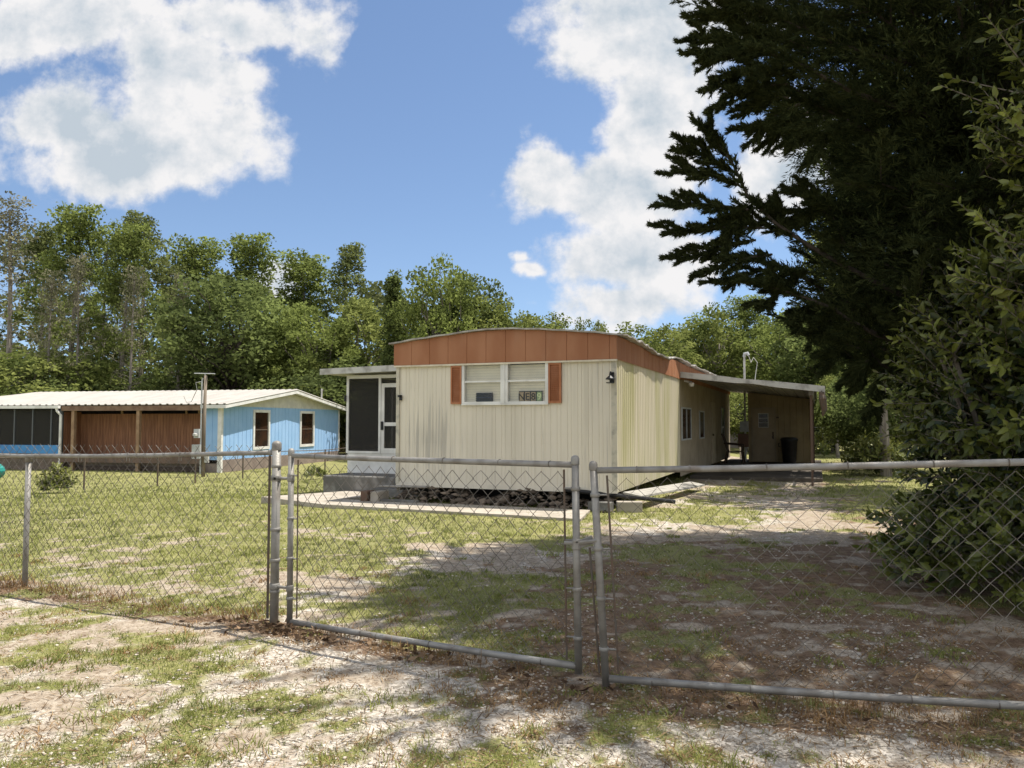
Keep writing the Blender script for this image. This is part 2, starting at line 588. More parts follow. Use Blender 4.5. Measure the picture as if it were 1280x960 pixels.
GRASS = leaf_mat("grass_blades", (.09, .112, .028), (.32, .33, .105), .35)
x, y = scatter(120000, 2.3, 34, 1.55)
a, b_, c_ = masks(x, y)
ins = sst(y - fence_y(x), 0, .4) * sst(x - .12 * y, -.4, .6) * sst(y, 11.5, 10.5)
keep = rs.rand(len(x)) < (a ** 1.35) * .85 * (1 - .55 * ins)
x, y = x[keep], y[keep]
sc = np.clip(y / 6, .55, 3.5)
tn = np.clip(.45 - .2 * ins[keep] + 1.4 * (fbm(x * .6, y * .6, 71) - .5) + 1.0 * (fbm(x * 2.5, y * 2.5, 72) - .5), 0, 1)
tag(blades("grass", x, y, .028 * sc ** .45 * (.7 + .6 * rs.rand(len(x))), .0022 * sc, 5, .022 * sc, GRASS, 1.0, tn),
    "short patchy grass growing over the yard and the verge", "grass")

# taller single tufts along the verge and the drive
x, y = scatter(900, 2.3, 11, 1.5)
a, b_, c_ = masks(x, y)
keep = rs.rand(len(x)) < .25 + .5 * a
x, y = x[keep], y[keep]
n = len(x)
big = .5 + rs.rand(n) ** 2
tag(blades("grass_tufts", x, y, .034 * big, .0022 + .0003 * y, 60, .05 * big, GRASS, 1.1, np.clip(.30 + .5 * rs.rand(n), 0, 1)), "fresh green tufts sprouting from the gravel", "grass")

# browned clumps of dead grass
DEAD = leaf_mat("dead_grass", (.16, .085, .035), (.36, .24, .12), .2)
x, y = scatter(520, 2.3, 9, 1.5)
a, b_, c_ = masks(x, y)
n = len(x)
big = .5 + rs.rand(n) ** 2
tag(blades("dead_grass", x, y, .022 * big, .0018 + .0003 * y, 60, .055 * big, DEAD, 1.4), "rusty brown dead grass matted between the gravel", "grass")

# brown weeds the mower misses along the foot of the fence
n = 170
x = np.concatenate([-1.8 - 7 * rs.rand(130), -1.6 + 4.2 * rs.rand(n - 130)])
y = fence_y(x) + .04 + .06 * rs.randn(n)
big = .4 + rs.rand(n) ** 2.5
tag(blades("dry_weeds", x, y, .075 * big, .0022 + 0 * x, 34, .05 + .04 * big, DEAD, .7, .15 + .6 * rs.rand(n)), "dry brown weeds along the foot of the fence", "weeds")

# dry straw and needles lying on the soil
STRAW = leaf_mat("straw", (.09, .055, .03), (.32, .23, .13), .1)
x, y = scatter(80000, 2.3, 16, 1.6)
a, b_, c_ = masks(x, y)
keep = rs.rand(len(x)) < .25 + .7 * c_
x, y = x[keep], y[keep]
n = len(x)
th = rs.rand(n) * 6.283
ln, wd = .02 + .05 * rs.rand(n) ** 2, .0018 + .0016 * rs.rand(n)
d = np.stack([np.cos(th), np.sin(th), .25 * rs.randn(n)], -1) * ln[:, None]
e = np.stack([-np.sin(th), np.cos(th), .3 * rs.randn(n)], -1) * wd[:, None]
c = np.stack([x, y, height(x, y) + .006 + .008 * rs.rand(n)], -1)
tag(np_mesh("leaf_litter", np.stack([c - d, c + e, c + d, c - e], 1).reshape(-1, 3), [np.arange(n)[:, None] * 4 + np.arange(4)], STRAW,
            attrs={'tint': np.repeat(rs.rand(n) ** 1.5, 4)}), "dry brown needles and straw lying on the soil", "litter", kind='stuff')


def pebble_mesh(name, x, y, size, mtl, tint, lift=0):
    n = len(x)
    base = np.array([(1, 0, 0), (-1, 0, 0), (0, 1, 0), (0, -1, 0), (0, 0, 1), (0, 0, -1), (.62, .62, .45), (-.62, .62, .45), (-.62, -.62, .45), (.62, -.62, .45)], float)
    fc = np.array([(0, 6, 4), (6, 2, 4), (2, 7, 4), (7, 1, 4), (1, 8, 4), (8, 3, 4), (3, 9, 4), (9, 0, 4), (0, 2, 6), (2, 1, 7), (1, 3, 8), (3, 0, 9), (2, 0, 5), (1, 2, 5), (3, 1, 5), (0, 3, 5)])
    v = base[None] * (1 + .35 * (rs.rand(n, 10, 1) - .5)) * np.stack([.7 + .7 * rs.rand(n), .6 + .5 * rs.rand(n), .3 + .4 * rs.rand(n)], -1)[:, None]
    th = rs.rand(n) * 6.283
    cs, sn = np.cos(th)[:, None], np.sin(th)[:, None]
    vx, vy = v[..., 0] * cs - v[..., 1] * sn, v[..., 0] * sn + v[..., 1] * cs
    v = np.stack([vx, vy, v[..., 2]], -1) * size[:, None, None]
    v += np.stack([x, y, height(x, y) + size * .12 + lift], -1)[:, None]
    return np_mesh(name, v.reshape(-1, 3), [(np.arange(n)[:, None, None] * 10 + fc).reshape(-1, 3)], mtl, attrs={'tint': np.repeat(tint, 10)})


PEB = leaf_mat("shell_gravel", (.22, .185, .145), (.60, .54, .455), 0.0, .9)
x, y = scatter(85000, 2.3, 14, 1.9)
a, b_, c_ = masks(x, y)
keep = rs.rand(len(x)) < .03 + .9 * b_ * (1 - .6 * a)
x, y = x[keep], y[keep]
n = len(x)
tag(pebble_mesh("gravel", x, y, .003 + .011 * rs.rand(n) ** 4 + .0005 * y, PEB, .05 + .85 * rs.rand(n)), "white crushed shell gravel scattered along the drive and verge", "gravel", kind='stuff')

# ------------------------------------------------------------------ common materials
GALV = mat("galvanised_steel", (.25, .24, .22), .55, (.17, .155, .135), 9, lo=.38, hi=.7, metal=.3, bump=.15, bscale=90, spec=.35, streak=((.12, .085, .06), .55, .60, .74, (7, 7, 3)))
WIRE = mat("fence_wire", (.19, .175, .155), .6, (.10, .085, .07), 3, metal=.3)
RUSTY = mat("rusty_steel", (.105, .09, .075), .75, (.12, .08, .055), 14, metal=.2)
CREAM = mat("cream_siding", (.65, .595, .49), .6, (.585, .535, .445), 1.1, (1, 1, .35), .35, .7, spec=.25,
            streak=[((.26, .245, .22), .6, .60, .76, (17, 17, .6)), ((.46, .42, .335), .5, .5, .75, (5, 5, .3))])
SIDE = mat("algae_siding", (.60, .545, .415), .6, (.51, .475, .30), 1.3, (1, 1, .25), .4, .65, spec=.25,
           streak=[((.37, .35, .15), .6, .54, .68, (9, 9, .22)), ((.25, .225, .17), .5, .6, .75, (18, 18, .5))])
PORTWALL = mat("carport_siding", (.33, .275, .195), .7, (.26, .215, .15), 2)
BROWN = mat("brown_fascia", (.285, .115, .052), .6, (.35, .16, .082), 2.2, (1, 1, .4), .35, .7, spec=.3, streak=((.33, .17, .10), .5, .55, .75, (3, 3, .8)))
SHUT = mat("shutter_brown", (.34, .125, .05), .5, (.39, .16, .075), 6)
TRIM = mat("cream_trim", (.62, .56, .44), .5, (.5, .44, .34), 5)
WHITE = mat("white_metal", (.70, .69, .66), .45, (.56, .55, .52), 3)
OLDWHITE = mat("weathered_white", (.46, .45, .42), .6, (.27, .26, .24), 5, lo=.45, hi=.7)
ROOFG = mat("grey_roof_edge", (.40, .38, .35), .7, (.22, .20, .18), 6)
BLIND = mat("window_blind", (.66, .61, .50), .7, (.60, .55, .45), 3)
BLACK = mat("black_plastic", (.014, .014, .015), .45, (.022, .022, .022), 6)
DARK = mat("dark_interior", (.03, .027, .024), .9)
CONC = mat("concrete", (.29, .255, .205), .9, (.37, .33, .275), 2.5, bump=.25, bscale=30)
OLDCONC = mat("weathered_concrete", (.115, .11, .10), .9, (.22, .21, .195), 4, bump=.4, bscale=25, lo=.45, hi=.7)
GREYWOOD = mat("grey_board", (.30, .28, .25), .85, (.20, .185, .165), 5, (1, 6, 1))
POLEWOOD = mat("pole_wood", (.145, .115, .085), .9, (.21, .17, .13), 7, (1, 1, .15), bump=.4)
CEDARWOOD = mat("wood_boards", (.26, .125, .068), .75, (.175, .08, .045), 3, (5, 5, .4), .35, .65)
BLUE = mat("blue_siding", (.25, .415, .65), .75, (.28, .445, .68), 1.5, spec=.12)
BLUEDARK = mat("blue_panel", (.05, .20, .46), .6, (.06, .23, .5), 2)
PANE = glass_mat("window_glass", (.98, .985, .98), .985)
DARKPANE = mat("dark_glass", (.02, .014, .011), .12, (.04, .02, .012), 2, spec=.18)
SCREEN = screen_mat("insect_screen", (.05, .048, .045), .5)
GREYBOX = mat("grey_enamel", (.42, .43, .43), .5, (.34, .35, .35), 5)
BARK = mat("bark", (.12, .10, .08), .95, (.20, .175, .15), 6, (3, 3, .5), bump=.6, bscale=18)
JBARK = mat("juniper_bark", (.035, .028, .022), .95, (.06, .048, .038), 6, (3, 3, .5), bump=.5, bscale=18)
PALEBARK = mat("pale_bark", (.24, .215, .18), .95, (.15, .13, .11), 5, (3, 3, .4), bump=.4, bscale=18)


def stain(m, cx, rx, cz_, rz, col, amt):
    """dark mildew streaks on one patch of a wall"""
    nt = m.node_tree
    N, L = nt.nodes.new, nt.links.new
    b = nt.nodes['Principled BSDF']
    src = b.inputs['Base Color'].links[0].from_socket
    tc = N('ShaderNodeTexCoord'); mp = N('ShaderNodeMapping'); mp.inputs['Scale'].default_value = (20, 1, .5)
    L(tc.outputs['Object'], mp.inputs['Vector'])
    nz = N('ShaderNodeTexNoise'); nz.inputs['Scale'].default_value = 1; nz.inputs['Detail'].default_value = 6; L(mp.outputs[0], nz.inputs['Vector'])
    v1 = N('ShaderNodeVectorMath'); v1.operation = 'SUBTRACT'; L(tc.outputs['Object'], v1.inputs[0]); v1.inputs[1].default_value = (cx, 0, cz_)
    v2 = N('ShaderNodeVectorMath'); v2.operation = 'MULTIPLY'; L(v1.outputs[0], v2.inputs[0]); v2.inputs[1].default_value = (1 / rx, 0, 1 / rz)
    v3 = N('ShaderNodeVectorMath'); v3.operation = 'LENGTH'; L(v2.outputs[0], v3.inputs[0])
    s1 = N('ShaderNodeMath'); s1.operation = 'MULTIPLY_ADD'; L(v3.outputs['Value'], s1.inputs[0]); s1.inputs[1].default_value = -.28; L(nz.outputs['Fac'], s1.inputs[2])
    r = N('ShaderNodeMapRange'); r.interpolation_type = 'SMOOTHSTEP'; L(s1.outputs[0], r.inputs[0])
    r.inputs[1].default_value = .26; r.inputs[2].default_value = .46; r.inputs[4].default_value = amt
    x = N('ShaderNodeMix'); x.data_type = 'RGBA'; L(r.outputs[0], x.inputs['Factor']); L(src, x.inputs['A']); x.inputs['B'].default_value = (*col, 1)
    L(x.outputs['Result'], b.inputs['Base Color'])


stain(CREAM, -3.55, .55, 1.2, .75, (.25, .24, .225), .5)
# ------------------------------------------------------------------ mobile home
HA = R(21.5)
home = empty("mobile_home", (1.782, 13.3, 0), -HA, "cream single wide mobile home with brown fascia, open crawlspace and carport side", "mobile home")
HW, HL = 4.27, 18.4
Z0, Z1 = .36, 2.60
WX = (-2.87, -2.102, -2.009, -1.244)      # the two sashes of the front window
WZ = (1.865, 2.575)
m = MB()
m.ribbed((-HW, 0, 0), (1, 0, 0), (0, -1, 0), WX[0] + HW, Z0, Z1, .19, .006, .012, .07)
m.ribbed((WX[0], 0, 0), (1, 0, 0), (0, -1, 0), WX[3] - WX[0], Z0, WZ[0], .19, .006, .012, .07)
m.ribbed((WX[3], 0, 0), (1, 0, 0), (0, -1, 0), -WX[3], Z0, Z1, .19, .006, .012, .07)
m.box(-HW - .012, .012, -.022, 0.01, Z0 - .07, Z0 + .012)
m.box(-HW + .05, -.08, -.0035, 0, 1.29, 1.296).box(-HW + .05, -.08, -.0035, 0, 1.13, 1.135)
m.build("front_wall", CREAM, home)
m = MB()
m.ribbed((0.004, 0, 0), (0, 1, 0), (1, 0, 0), 6.58, lambda t: .30, Z1, .15, .016, .02, .06)
m.build("side_wall", SIDE, home)
m = MB()
m.ribbed((0, 6.58, 0), (0, 1, 0), (1, 0, 0), HL - 6.58, .15, Z1, .4, .006, .01)
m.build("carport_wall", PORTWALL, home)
m = MB()
m.ribbed((-HW, HL, 0), (0, -1, 0), (-1, 0, 0), HL, .2, Z1, .15, .012, .014)
m.ribbed((0, HL, 0), (-1, 0, 0), (0, 1, 0), HW, .2, Z1, .15, .012, .014)
m.box(-HW + .02, -.02, .35, HL - .02, Z0 - .05, Z0)
m.build("back_wall", CREAM, home)
CTP = mat("corner_trim_paint", (.50, .46, .37), .6, (.30, .285, .24), 6, lo=.45, hi=.7)
MB().box(-.075, .022, -.028, -.004, Z0 - .02, 2.56).build("corner_trim", CTP, home)
MB().box(-HW - .02, -HW + .05, -.026, -.004, Z0 - .02, 2.56).build("corner_trim", CTP, home)


def roofz(x):
    return 3.02 + .19 * (1 - min(1, abs((x + HW / 2) / (HW / 2 + .1))) ** 1.5)


m = MB()
m.ribbed((-HW - .06, -.05, 0), (1, 0, 0), (0, -1, 0), HW + .09, 2.585, lambda t: roofz(-HW - .06 + t) - .03, .385, .008, .008)
m.add([(-HW - .06, -.05, 2.585), (.03, -.05, 2.585), (.03, 0, 2.585), (-HW - .06, 0, 2.585)], [(0, 1, 2, 3)])
m.build("front_fascia", BROWN, home)


def sag(t):
    return -.10 * math.exp(-((t - 3.6) / 1.5) ** 2) + .05 * math.exp(-((t - 6.0) / .6) ** 2)


m = MB()
m.ribbed((.03, -.05, 0), (0, 1, 0), (1, 0, 0), HL + .1, 2.585, lambda t: 2.99 + .6 * sag(t), .385, .008, .008)
m.ribbed((-HW - .06, HL + .05, 0), (0, -1, 0), (-1, 0, 0), HL + .1, 2.585, 2.99, .385, .008, .008)
m.add([(.03, -.05, 2.59), (.03, HL, 2.59), (0, HL, 2.59), (0, -.05, 2.59)], [(0, 1, 2, 3)])
m.build("side_fascia", BROWN, home)
MB().box(-HW - .055, .032, -.064, -.0, 2.552, 2.583).build("fascia_trim", TRIM, home)
# low pitched metal roof with a rippled, lifted edge along the right
nxr, nyr = 18, 90
vs, fs = [], []
rr = random.Random(3)
rip = [rr.uniform(-.018, .022) for _ in range(nyr + 1)]
for j in range(nyr + 1):
    yy = -.12 + (HL + .24) * j / nyr
    for i in range(nxr + 1):
        edge = .17 - .13 * math.exp(-((yy - 5.5) / .75) ** 4)
        xx = -HW - .14 + (HW + .14 + edge) * i / nxr
        e = max(0, (i - nxr + 3) / 3)
        e2 = max(0, (3 - i) / 3)
        z = roofz(xx) + e * (sag(yy) * 1.0 + rip[j] * 1.3) + e2 * rip[nyr - j] * .6 + (rip[(i * 5) % nyr] * .4 if j == 0 else 0)
        vs.append((xx + e * rip[(j * 7) % nyr] * .9, yy, z))
for j in range(nyr):
    for i in range(nxr):
        a = j * (nxr + 1) + i
        fs.append((a, a + 1, a + nxr + 2, a + nxr + 1))
ro = MB().add(vs, fs).build("roof", ROOFG, home)
sm = ro.modifiers.new("thick", 'SOLIDIFY'); sm.thickness = .028

# front window: one frame, two double hung sashes with blinds behind the glass
win = MB()
for x0, x1 in ((WX[0], WX[1]), (WX[2], WX[3])):
    win.box(x0 - .03, x0 + .025, -.04, .06, WZ[0] - .02, WZ[1] - .01).box(x1 - .025, x1 + .03, -.041, .06, WZ[0] - .02, WZ[1] - .01)
    win.box(x0 + .025, x1 - .025, -.042, .06, WZ[0] - .022, WZ[0] + .012)
    win.box(x0 + .025, x1 - .025, -.03, .0, 2.232, 2.262)
win.box(WX[1] + .03, WX[2] - .03, -.05, .05, WZ[0] - .02, WZ[1] - .005)
win.box(WX[0] - .03, WX[3] + .03, -.05, -.0, WZ[0] - .05, WZ[0] - .022)
window = win.build("window", WHITE, home)
for x0, x1 in ((WX[0], WX[1]), (WX[2], WX[3])):
    g = MB()
    g.box(x0 + .026, x1 - .026, -.010, -.007, WZ[0] + .013, 2.231).box(x0 + .026, x1 - .026, -.018, -.015, 2.263, WZ[1] - .012)
    g.build("pane", PANE, window)
    bl = MB()
    zz, top = WZ[0] + .005, (2.56 if x0 < -2.5 else 2.50)
    while zz < top:
        bl.add([(x0 + .028, .055, zz), (x1 - .028, .055, zz), (x1 - .028, .045, zz + .046), (x0 + .028, .045, zz + .046)], [(0, 1, 2, 3)])
        zz += .048
    bl.build("blind", BLIND, window)
MB().box(WX[0] - .02, WX[3] + .02, .16, .20, WZ[0] - .05, 2.62).box(WX[0] - .02, WX[3] + .02, .062, .16, WZ[0] - .05, WZ[0] - .001).box(WX[0] - .02, WX[3] + .02, .062, .16, 2.6, 2.63).build("recess", BLIND if False else DARK, window)
for x0, x1 in ((-3.125, -2.905), (-1.21, -.975)):
    s = MB()
    s.box(x0, x0 + .03, -.045, -.002, 1.84, 2.55).box(x1 - .03, x1, -.045, -.002, 1.84, 2.55)
    s.box(x0 + .03, x1 - .03, -.044, -.002, 1.84, 1.87).box(x0 + .03, x1 - .03, -.044, -.002, 2.52, 2.55)
    k = 1.885
    while k < 2.51:
        s.add([(x0 + .03, -.038, k - .012), (x1 - .03, -.038, k - .012), (x1 - .03, -.012, k + .024), (x0 + .03, -.012, k + .024)], [(0, 1, 2, 3)])
        k += .033
    s.box(x0 + .03, x1 - .03, -.010, -.004, 1.87, 2.52)
    s.build("shutter", SHUT, home)
# black coach lamp at the corner and a small bracket at the far end
lm = MB().box(-.10, -.02, -.045, -.02, 2.18, 2.36).tube([(-.06, -.03, 2.33), (-.06, -.12, 2.36), (-.06, -.17, 2.31)], .014, 6).lathe([(.012, .10), (.075, .05), (.08, .03), (.01, .02)], (-.06, -.16, 2.2), 10)
lm.box(-.115, -.01, -.22, -.10, 2.165, 2.18)
lamp = lm.build("wall_lamp", BLACK, home)
MB().lathe([(.03, 0), (.05, .06), (.045, .075)], (-.06, -.16, 2.18), 10).build("lamp_glass", PANE, lamp)
MB().box(-HW + .06, -HW + .11, -.05, -.02, 1.92, 2.02).box(-HW + .05, -HW + .09, -.09, -.05, 1.98, 2.02).build("bracket", BLACK, home)
# windows and door of the side under the carport
for y0, y1, z0, z1, two in ((6.85, 8.30, 1.08, 1.85, True), (10.0, 10.9, 1.06, 1.80, False), (15.6, 16.3, 1.0, 2.0, False)):
    f = MB()
    f.box(-.02, .03, y0 - .04, y0, z0 - .04, z1 + .04).box(-.02, .03, y1, y1 + .04, z0 - .04, z1 + .04)
    f.box(-.02, .031, y0, y1, z0 - .04, z0).box(-.02, .031, y0, y1, z1, z1 + .04)
    if two: f.box(-.02, .028, (y0 + y1) / 2 - .02, (y0 + y1) / 2 + .02, z0, z1)
    w = f.build("window", GREYBOX, home)
    MB().box(-.01, .012, y0, y1, z0, z1).build("pane", DARKPANE, w)
dr = MB().box(0, .045, 12.55, 13.45, .2, 2.15).build("door", mat("side_door_paint", (.38, .32, .23), .6, (.32, .27, .19), 3), home)
MB().lathe([(.025, -.03), (.03, 0), (.02, .03)], (.075, 12.63, 1.1), 8).build("knob", RUSTY, dr)
fl = MB().lathe([(.05, 0), (.075, .06), (.07, .09)], (.28, 6.72, 2.40), 10).tube([(.1, 6.75, 2.55), (.28, 6.72, 2.5)], .03, 6).build("flood_lamp", OLDWHITE, home)

# screened entry porch on the far side
PX0, PX1, PY0, PY1 = -6.83, -4.30, 2.2, 6.2
FZ = .80


def pol(mb, x0, x1, y0, y1, z0, z1): return mb.box(x0, x1, y0, y1, z0, z1)


pr = MB()
for xx in (PX0, -5.98, PX1 - .02):
    pr.box(xx - .03, xx + .03, PY0 - .03, PY0 + .03, FZ, 2.58)
for yy in (PY0 + 2, PY1):
    pr.box(PX0 - .031, PX0 + .03, yy - .03, yy + .03, FZ, 2.58)
pr.box(PX0 + .03, PX1, PY0 - .028, PY0 + .028, 2.50, 2.575).box(PX0 + .03, -6.01, PY0 - .028, PY0 + .028, FZ, FZ + .05)
pr.box(PX0 - .028, PX0 + .028, PY0 + .03, PY1 - .03, 2.50, 2.575).box(PX0 - .028, PX0 + .028, PY0 + .03, PY1 - .03, FZ, FZ + .05)
pr.build("porch_frame", WHITE, home)
sc_ = MB().box(PX0 + .03, -6.01, PY0 - .003, PY0 + .003, FZ + .05, 2.5).box(-5.95, PX1, PY0 - .003, PY0 + .003, 2.40, 2.5)
sc_.box(PX0 - .003, PX0 + .003, PY0 + .03, PY0 + 1.97, FZ + .05, 2.5).box(PX0 - .003, PX0 + .003, PY0 + 2.03, PY1 - .03, FZ + .05, 2.5)
sc_.build("porch_screen", SCREEN, home)
dx0, dx1 = -5.945, -5.06
d = MB().box(dx0, dx0 + .08, PY0 - .02, PY0 + .02, FZ, 2.38).box(dx1 - .08, dx1, PY0 - .02, PY0 + .02, FZ, 2.38)
for z0, z1 in ((FZ, FZ + .12), (1.42, 1.50), (2.29, 2.38)): d.box(dx0 + .08, dx1 - .08, PY0 - .019, PY0 + .019, z0, z1)
d = d.build("porch_door", WHITE, home)
MB().box(dx0 + .08, dx1 - .08, PY0 - .002, PY0 + .002, FZ + .12, 1.42).box(dx0 + .08, dx1 - .08, PY0 - .002, PY0 + .002, 1.5, 2.29).build("door_screen", SCREEN, d)
MB().box(dx0 + .015, dx0 + .06, PY0 - .07, PY0 - .02, 1.33, 1.52).build("handle", BLACK, d)
MB().ribbed((PX0, PY0 - .01, 0), (1, 0, 0), (0, -1, 0), PX1 - PX0, -.1, FZ - .003, .3, .004, .006).ribbed((PX0, PY1, 0), (0, -1, 0), (-1, 0, 0), PY1 - PY0, -.1, FZ - .003, .3, .004, .006).build("porch_skirt", WHITE, home)
MB().box(PX0, PX1, PY0, PY1, FZ - .04, FZ - .002).box(PX1 - .01, PX1 + .02, PY0 + .05, PY1, FZ, 2.55).box(PX0, PX1, PY1, PY1 + .02, FZ, 2.55).build("porch_inside", mat("porch_inside_paint", (.22, .20, .17), .8), home)
prf = MB()
prf.prism([(-7.32, 1.85, 2.60), (-4.30, 1.85, 2.66), (-4.30, 1.85, 2.76), (-7.32, 1.85, 2.70)], (0, 4.8, 0))
prf.prism([(-7.35, 1.82, 2.585), (-4.31, 1.82, 2.645), (-4.31, 1.82, 2.78), (-7.35, 1.82, 2.72)], (0, .03, 0))
prf.build("porch_roof", OLDWHITE, home)
MB().box(PX0 - .06, PX0 - .03, PY0 - .08, PY0 - .03, 1.98, 2.12).build("latch", BLACK, home)


def hpt(x, y, z=0.0):
    v = Matrix.Rotation(-HA, 3, 'Z') @ Vector((x, y, 0))
    return Vector((1.782 + v.x, 13.3 + v.y, z))


def hempty(name, x, y, z, rz=0, label=None, cat=None, group=None):
    return empty(name, hpt(x, y, z), -HA + rz, label, cat, group)


# ------------------------------------------------------------------ things in the front window
bx = hempty("ventilator", -2.467, .04, WZ[0] + .012, 0, "black slatted box standing on the sill of the left sash", "ventilator")
m = MB().box(-.16, .16, -.03, .004, 0, .165)
for k in range(4): m.box(-.165, .165, -.045, -.03, .02 + k * .038, .034 + k * .038)
m.build("case", BLACK, bx)
MB().box(-.15, .15, -.047, -.0455, .075, .082).build("stripe", mat("dull_blue", (.05, .07, .12), .5), bx)
SG = mat("sign_tile", (.34, .25, .14), .7, (.25, .19, .12), 14)
SGG = mat("sign_tile_green", (.25, .31, .16), .7, (.19, .25, .12), 14)
for k, ch in enumerate("NE89"):
    o = hempty("letter_tile", -1.735 + k * .112, .028, WZ[0] + .012, 0,
               ("brown tile lettered N, first of four in the right sash", "brown tile lettered E, between the N and the 8", "brown tile lettered 8, between the E and the 9", "green tile lettered 9, last of the four in the window")[k],
               "letter tile", "letter tiles in the window")
    MB().box(-.054, .054, -.01, .012, 0, .185).box(-.054, .054, -.014, -.01, .172, .186).build("backing", BLACK, o)
    MB().box(-.046, .046, -.016, -.0105, .008, .168).build("face", SGG if k == 3 else SG, o)
    fc = bpy.data.curves.new("character", 'FONT')
    fc.body = ch; fc.size = .17; fc.align_x = 'CENTER'; fc.extrude = .002; fc.offset = .002
    tmp = bpy.data.objects.new("character", fc)
    COL.objects.link(tmp)
    bpy.context.view_layer.update()
    me = bpy.data.meshes.new_from_object(tmp.evaluated_get(bpy.context.evaluated_depsgraph_get()))
    bpy.data.objects.remove(tmp); bpy.data.curves.remove(fc)
    me.materials.clear()
    to = link("character", me, mat("sign_ink", (.035, .028, .02), .7) if k < 3 else mat("sign_ink_pale", (.5, .55, .30), .6), o)
    to.rotation_euler = (math.pi / 2, 0, 0); to.location = (0, -.018, .028)

# ------------------------------------------------------------------ carport
CF = 6.58
cp = hempty("carport", 0, CF, 0, 0, "lean-to carport with sagging grey metal roof beside the mobile home", "carport")


def cz(x): return 2.75 - .124 * x


m = MB()
prof = []
x = 0.036
while x < 3.36:
    prof += [(x, 0), (x + .02, .035), (x + .05, .035), (x + .07, 0)]; x += .28
vs = []
for xx, dz in prof:
    vs += [(xx, 0, cz(xx) + dz - .05 - .03 * math.exp(-((xx - 1.7) / .7) ** 2)), (xx, 11.9, cz(xx) + dz - .05)]
m.add(vs, [(2 * i, 2 * i + 1, 2 * i + 3, 2 * i + 2) for i in range(len(prof) - 1)])
cr = m.build("roof", mat("carport_pan", (.36, .335, .30), .6, (.26, .24, .21), 4), cp)
sm = cr.modifiers.new("thick", 'SOLIDIFY'); sm.thickness = .012
m = MB()
poly_t = [(x, cz(x) + .02 - .02 * math.exp(-((x - 1.6) / .35) ** 2)) for x in (0.0, .5, 1.0, 1.35, 1.6, 1.85, 2.3, 2.8, 3.05, 3.38)]
poly_b = [(x, cz(x) - .125 + (.03 * math.exp(-((x - 1.75) / .25) ** 2))) for x in (3.38, 3.05, 2.8, 2.3, 1.85, 1.6, 1.35, 1.0, .5, 0.0)]
m.prism([(x, -.03, z) for x, z in poly_t] + [(x, -.03, z) for x, z in poly_b], (0, .03, 0))
m.prism([(3.36, 0, cz(3.36) + .01), (3.36, 0, cz(3.36) - .16), (3.36, 11.9, cz(3.36) - .16), (3.36, 11.9, cz(3.36) + .01)], (.025, 0, 0))
m.build("gutter", OLDWHITE, cp)
MB().box(3.02, 3.12, 0.15, 11.5, cz(3.07) - .22, cz(3.07) - .085).build("beam", GREYWOOD, cp)
for yy in (.2, 4.4, 8.6):
    MB().box(3.045, 3.095, yy - .025, yy + .025, -.1, cz(3.07) - .221).build("post", mat("post_brown", (.11, .07, .05), .7), cp)
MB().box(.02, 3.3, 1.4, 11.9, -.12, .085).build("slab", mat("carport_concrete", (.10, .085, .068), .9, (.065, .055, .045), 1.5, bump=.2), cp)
MB().tube([(3.30, .02, cz(3.3) - .1), (3.33, -.02, 2.05), (3.36, .02, 1.8), (3.32, .05, 1.65)], [.05, .09, .07, .02], 7).build("hanging_scrap", RUSTY, cp)

shed = hempty("storage_room", 0, 15.5, .12, 0, "tan storage room with panelled door closing the back of the carport", "storage room")
m = MB()
m.ribbed((.927, 0, 0), (1, 0, 0), (0, -1, 0), 2.11, 0, lambda t: cz(.927 + t) - .20, .2, .012, .015)
m.ribbed((.927, 2.8, 0), (0, -1, 0), (-1, 0, 0), 2.8, 0, 2.4, .2, .012, .015)
m.ribbed((3.037, 0, 0), (0, 1, 0), (1, 0, 0), 2.8, 0, 2.15, .2, .012, .015)
m.box(.94, 3.03, 2.78, 2.8, 0, 2.2)
m.build("wall", mat("room_siding", (.36, .28, .165), .7, (.28, .215, .125), 2), shed)
f = MB().box(1.03, 1.075, -.03, 0, 0, 1.9).box(1.80, 1.845, -.03, 0, 0, 1.9).box(1.075, 1.80, -.031, 0, 1.855, 1.9).build("door_frame", PORTWALL, shed)
d = MB().box(1.075, 1.80, -.045, -.005, .03, 1.853).box(1.14, 1.40, -.055, -.045, .15, .95).box(1.475, 1.735, -.055, -.045, .15, .95).build("door", mat("room_door", (.36, .285, .19), .6, (.30, .235, .155), 3), shed)
MB().box(1.27, 1.61, -.06, -.046, 1.20, 1.70).build("pane_frame", WHITE, d)
p_ = MB()
for i in range(3): p_.box(1.29, 1.59, -.064, -.061, 1.22 + i * .158, 1.36 + i * .158)
p_.build("pane", DARKPANE, d)
MB().lathe([(.02, -.03), (.035, 0), (.02, .03)], (1.75, -.08, .88), 8).box(1.72, 1.78, -.055, -.046, .8, 1.05).build("knob", RUSTY, d)
MB().box(1.86, 1.95, -.05, -.013, 1.52, 1.58).build("wall_lamp", RUSTY, shed)

can = hempty("trash_can", 2.29, 15.05, .12, 0, "black round trash can with lid beside the storage room door", "trash can")
MB().lathe([(.20, 0), (.215, .02), (.265, .74), (.285, .75), (.285, .78), (.26, .78)], n=20).build("bin", BLACK, can, True)
MB().lathe([(.29, .775), (.295, .80), (.25, .86), (.12, .88), (.04, .885)], n=20).build("lid", BLACK, can, True)
MB().tube([(-.29, 0, .68), (-.34, 0, .66), (-.34, 0, .56), (-.28, 0, .55)], .014, 6).build("handle", BLACK, can)

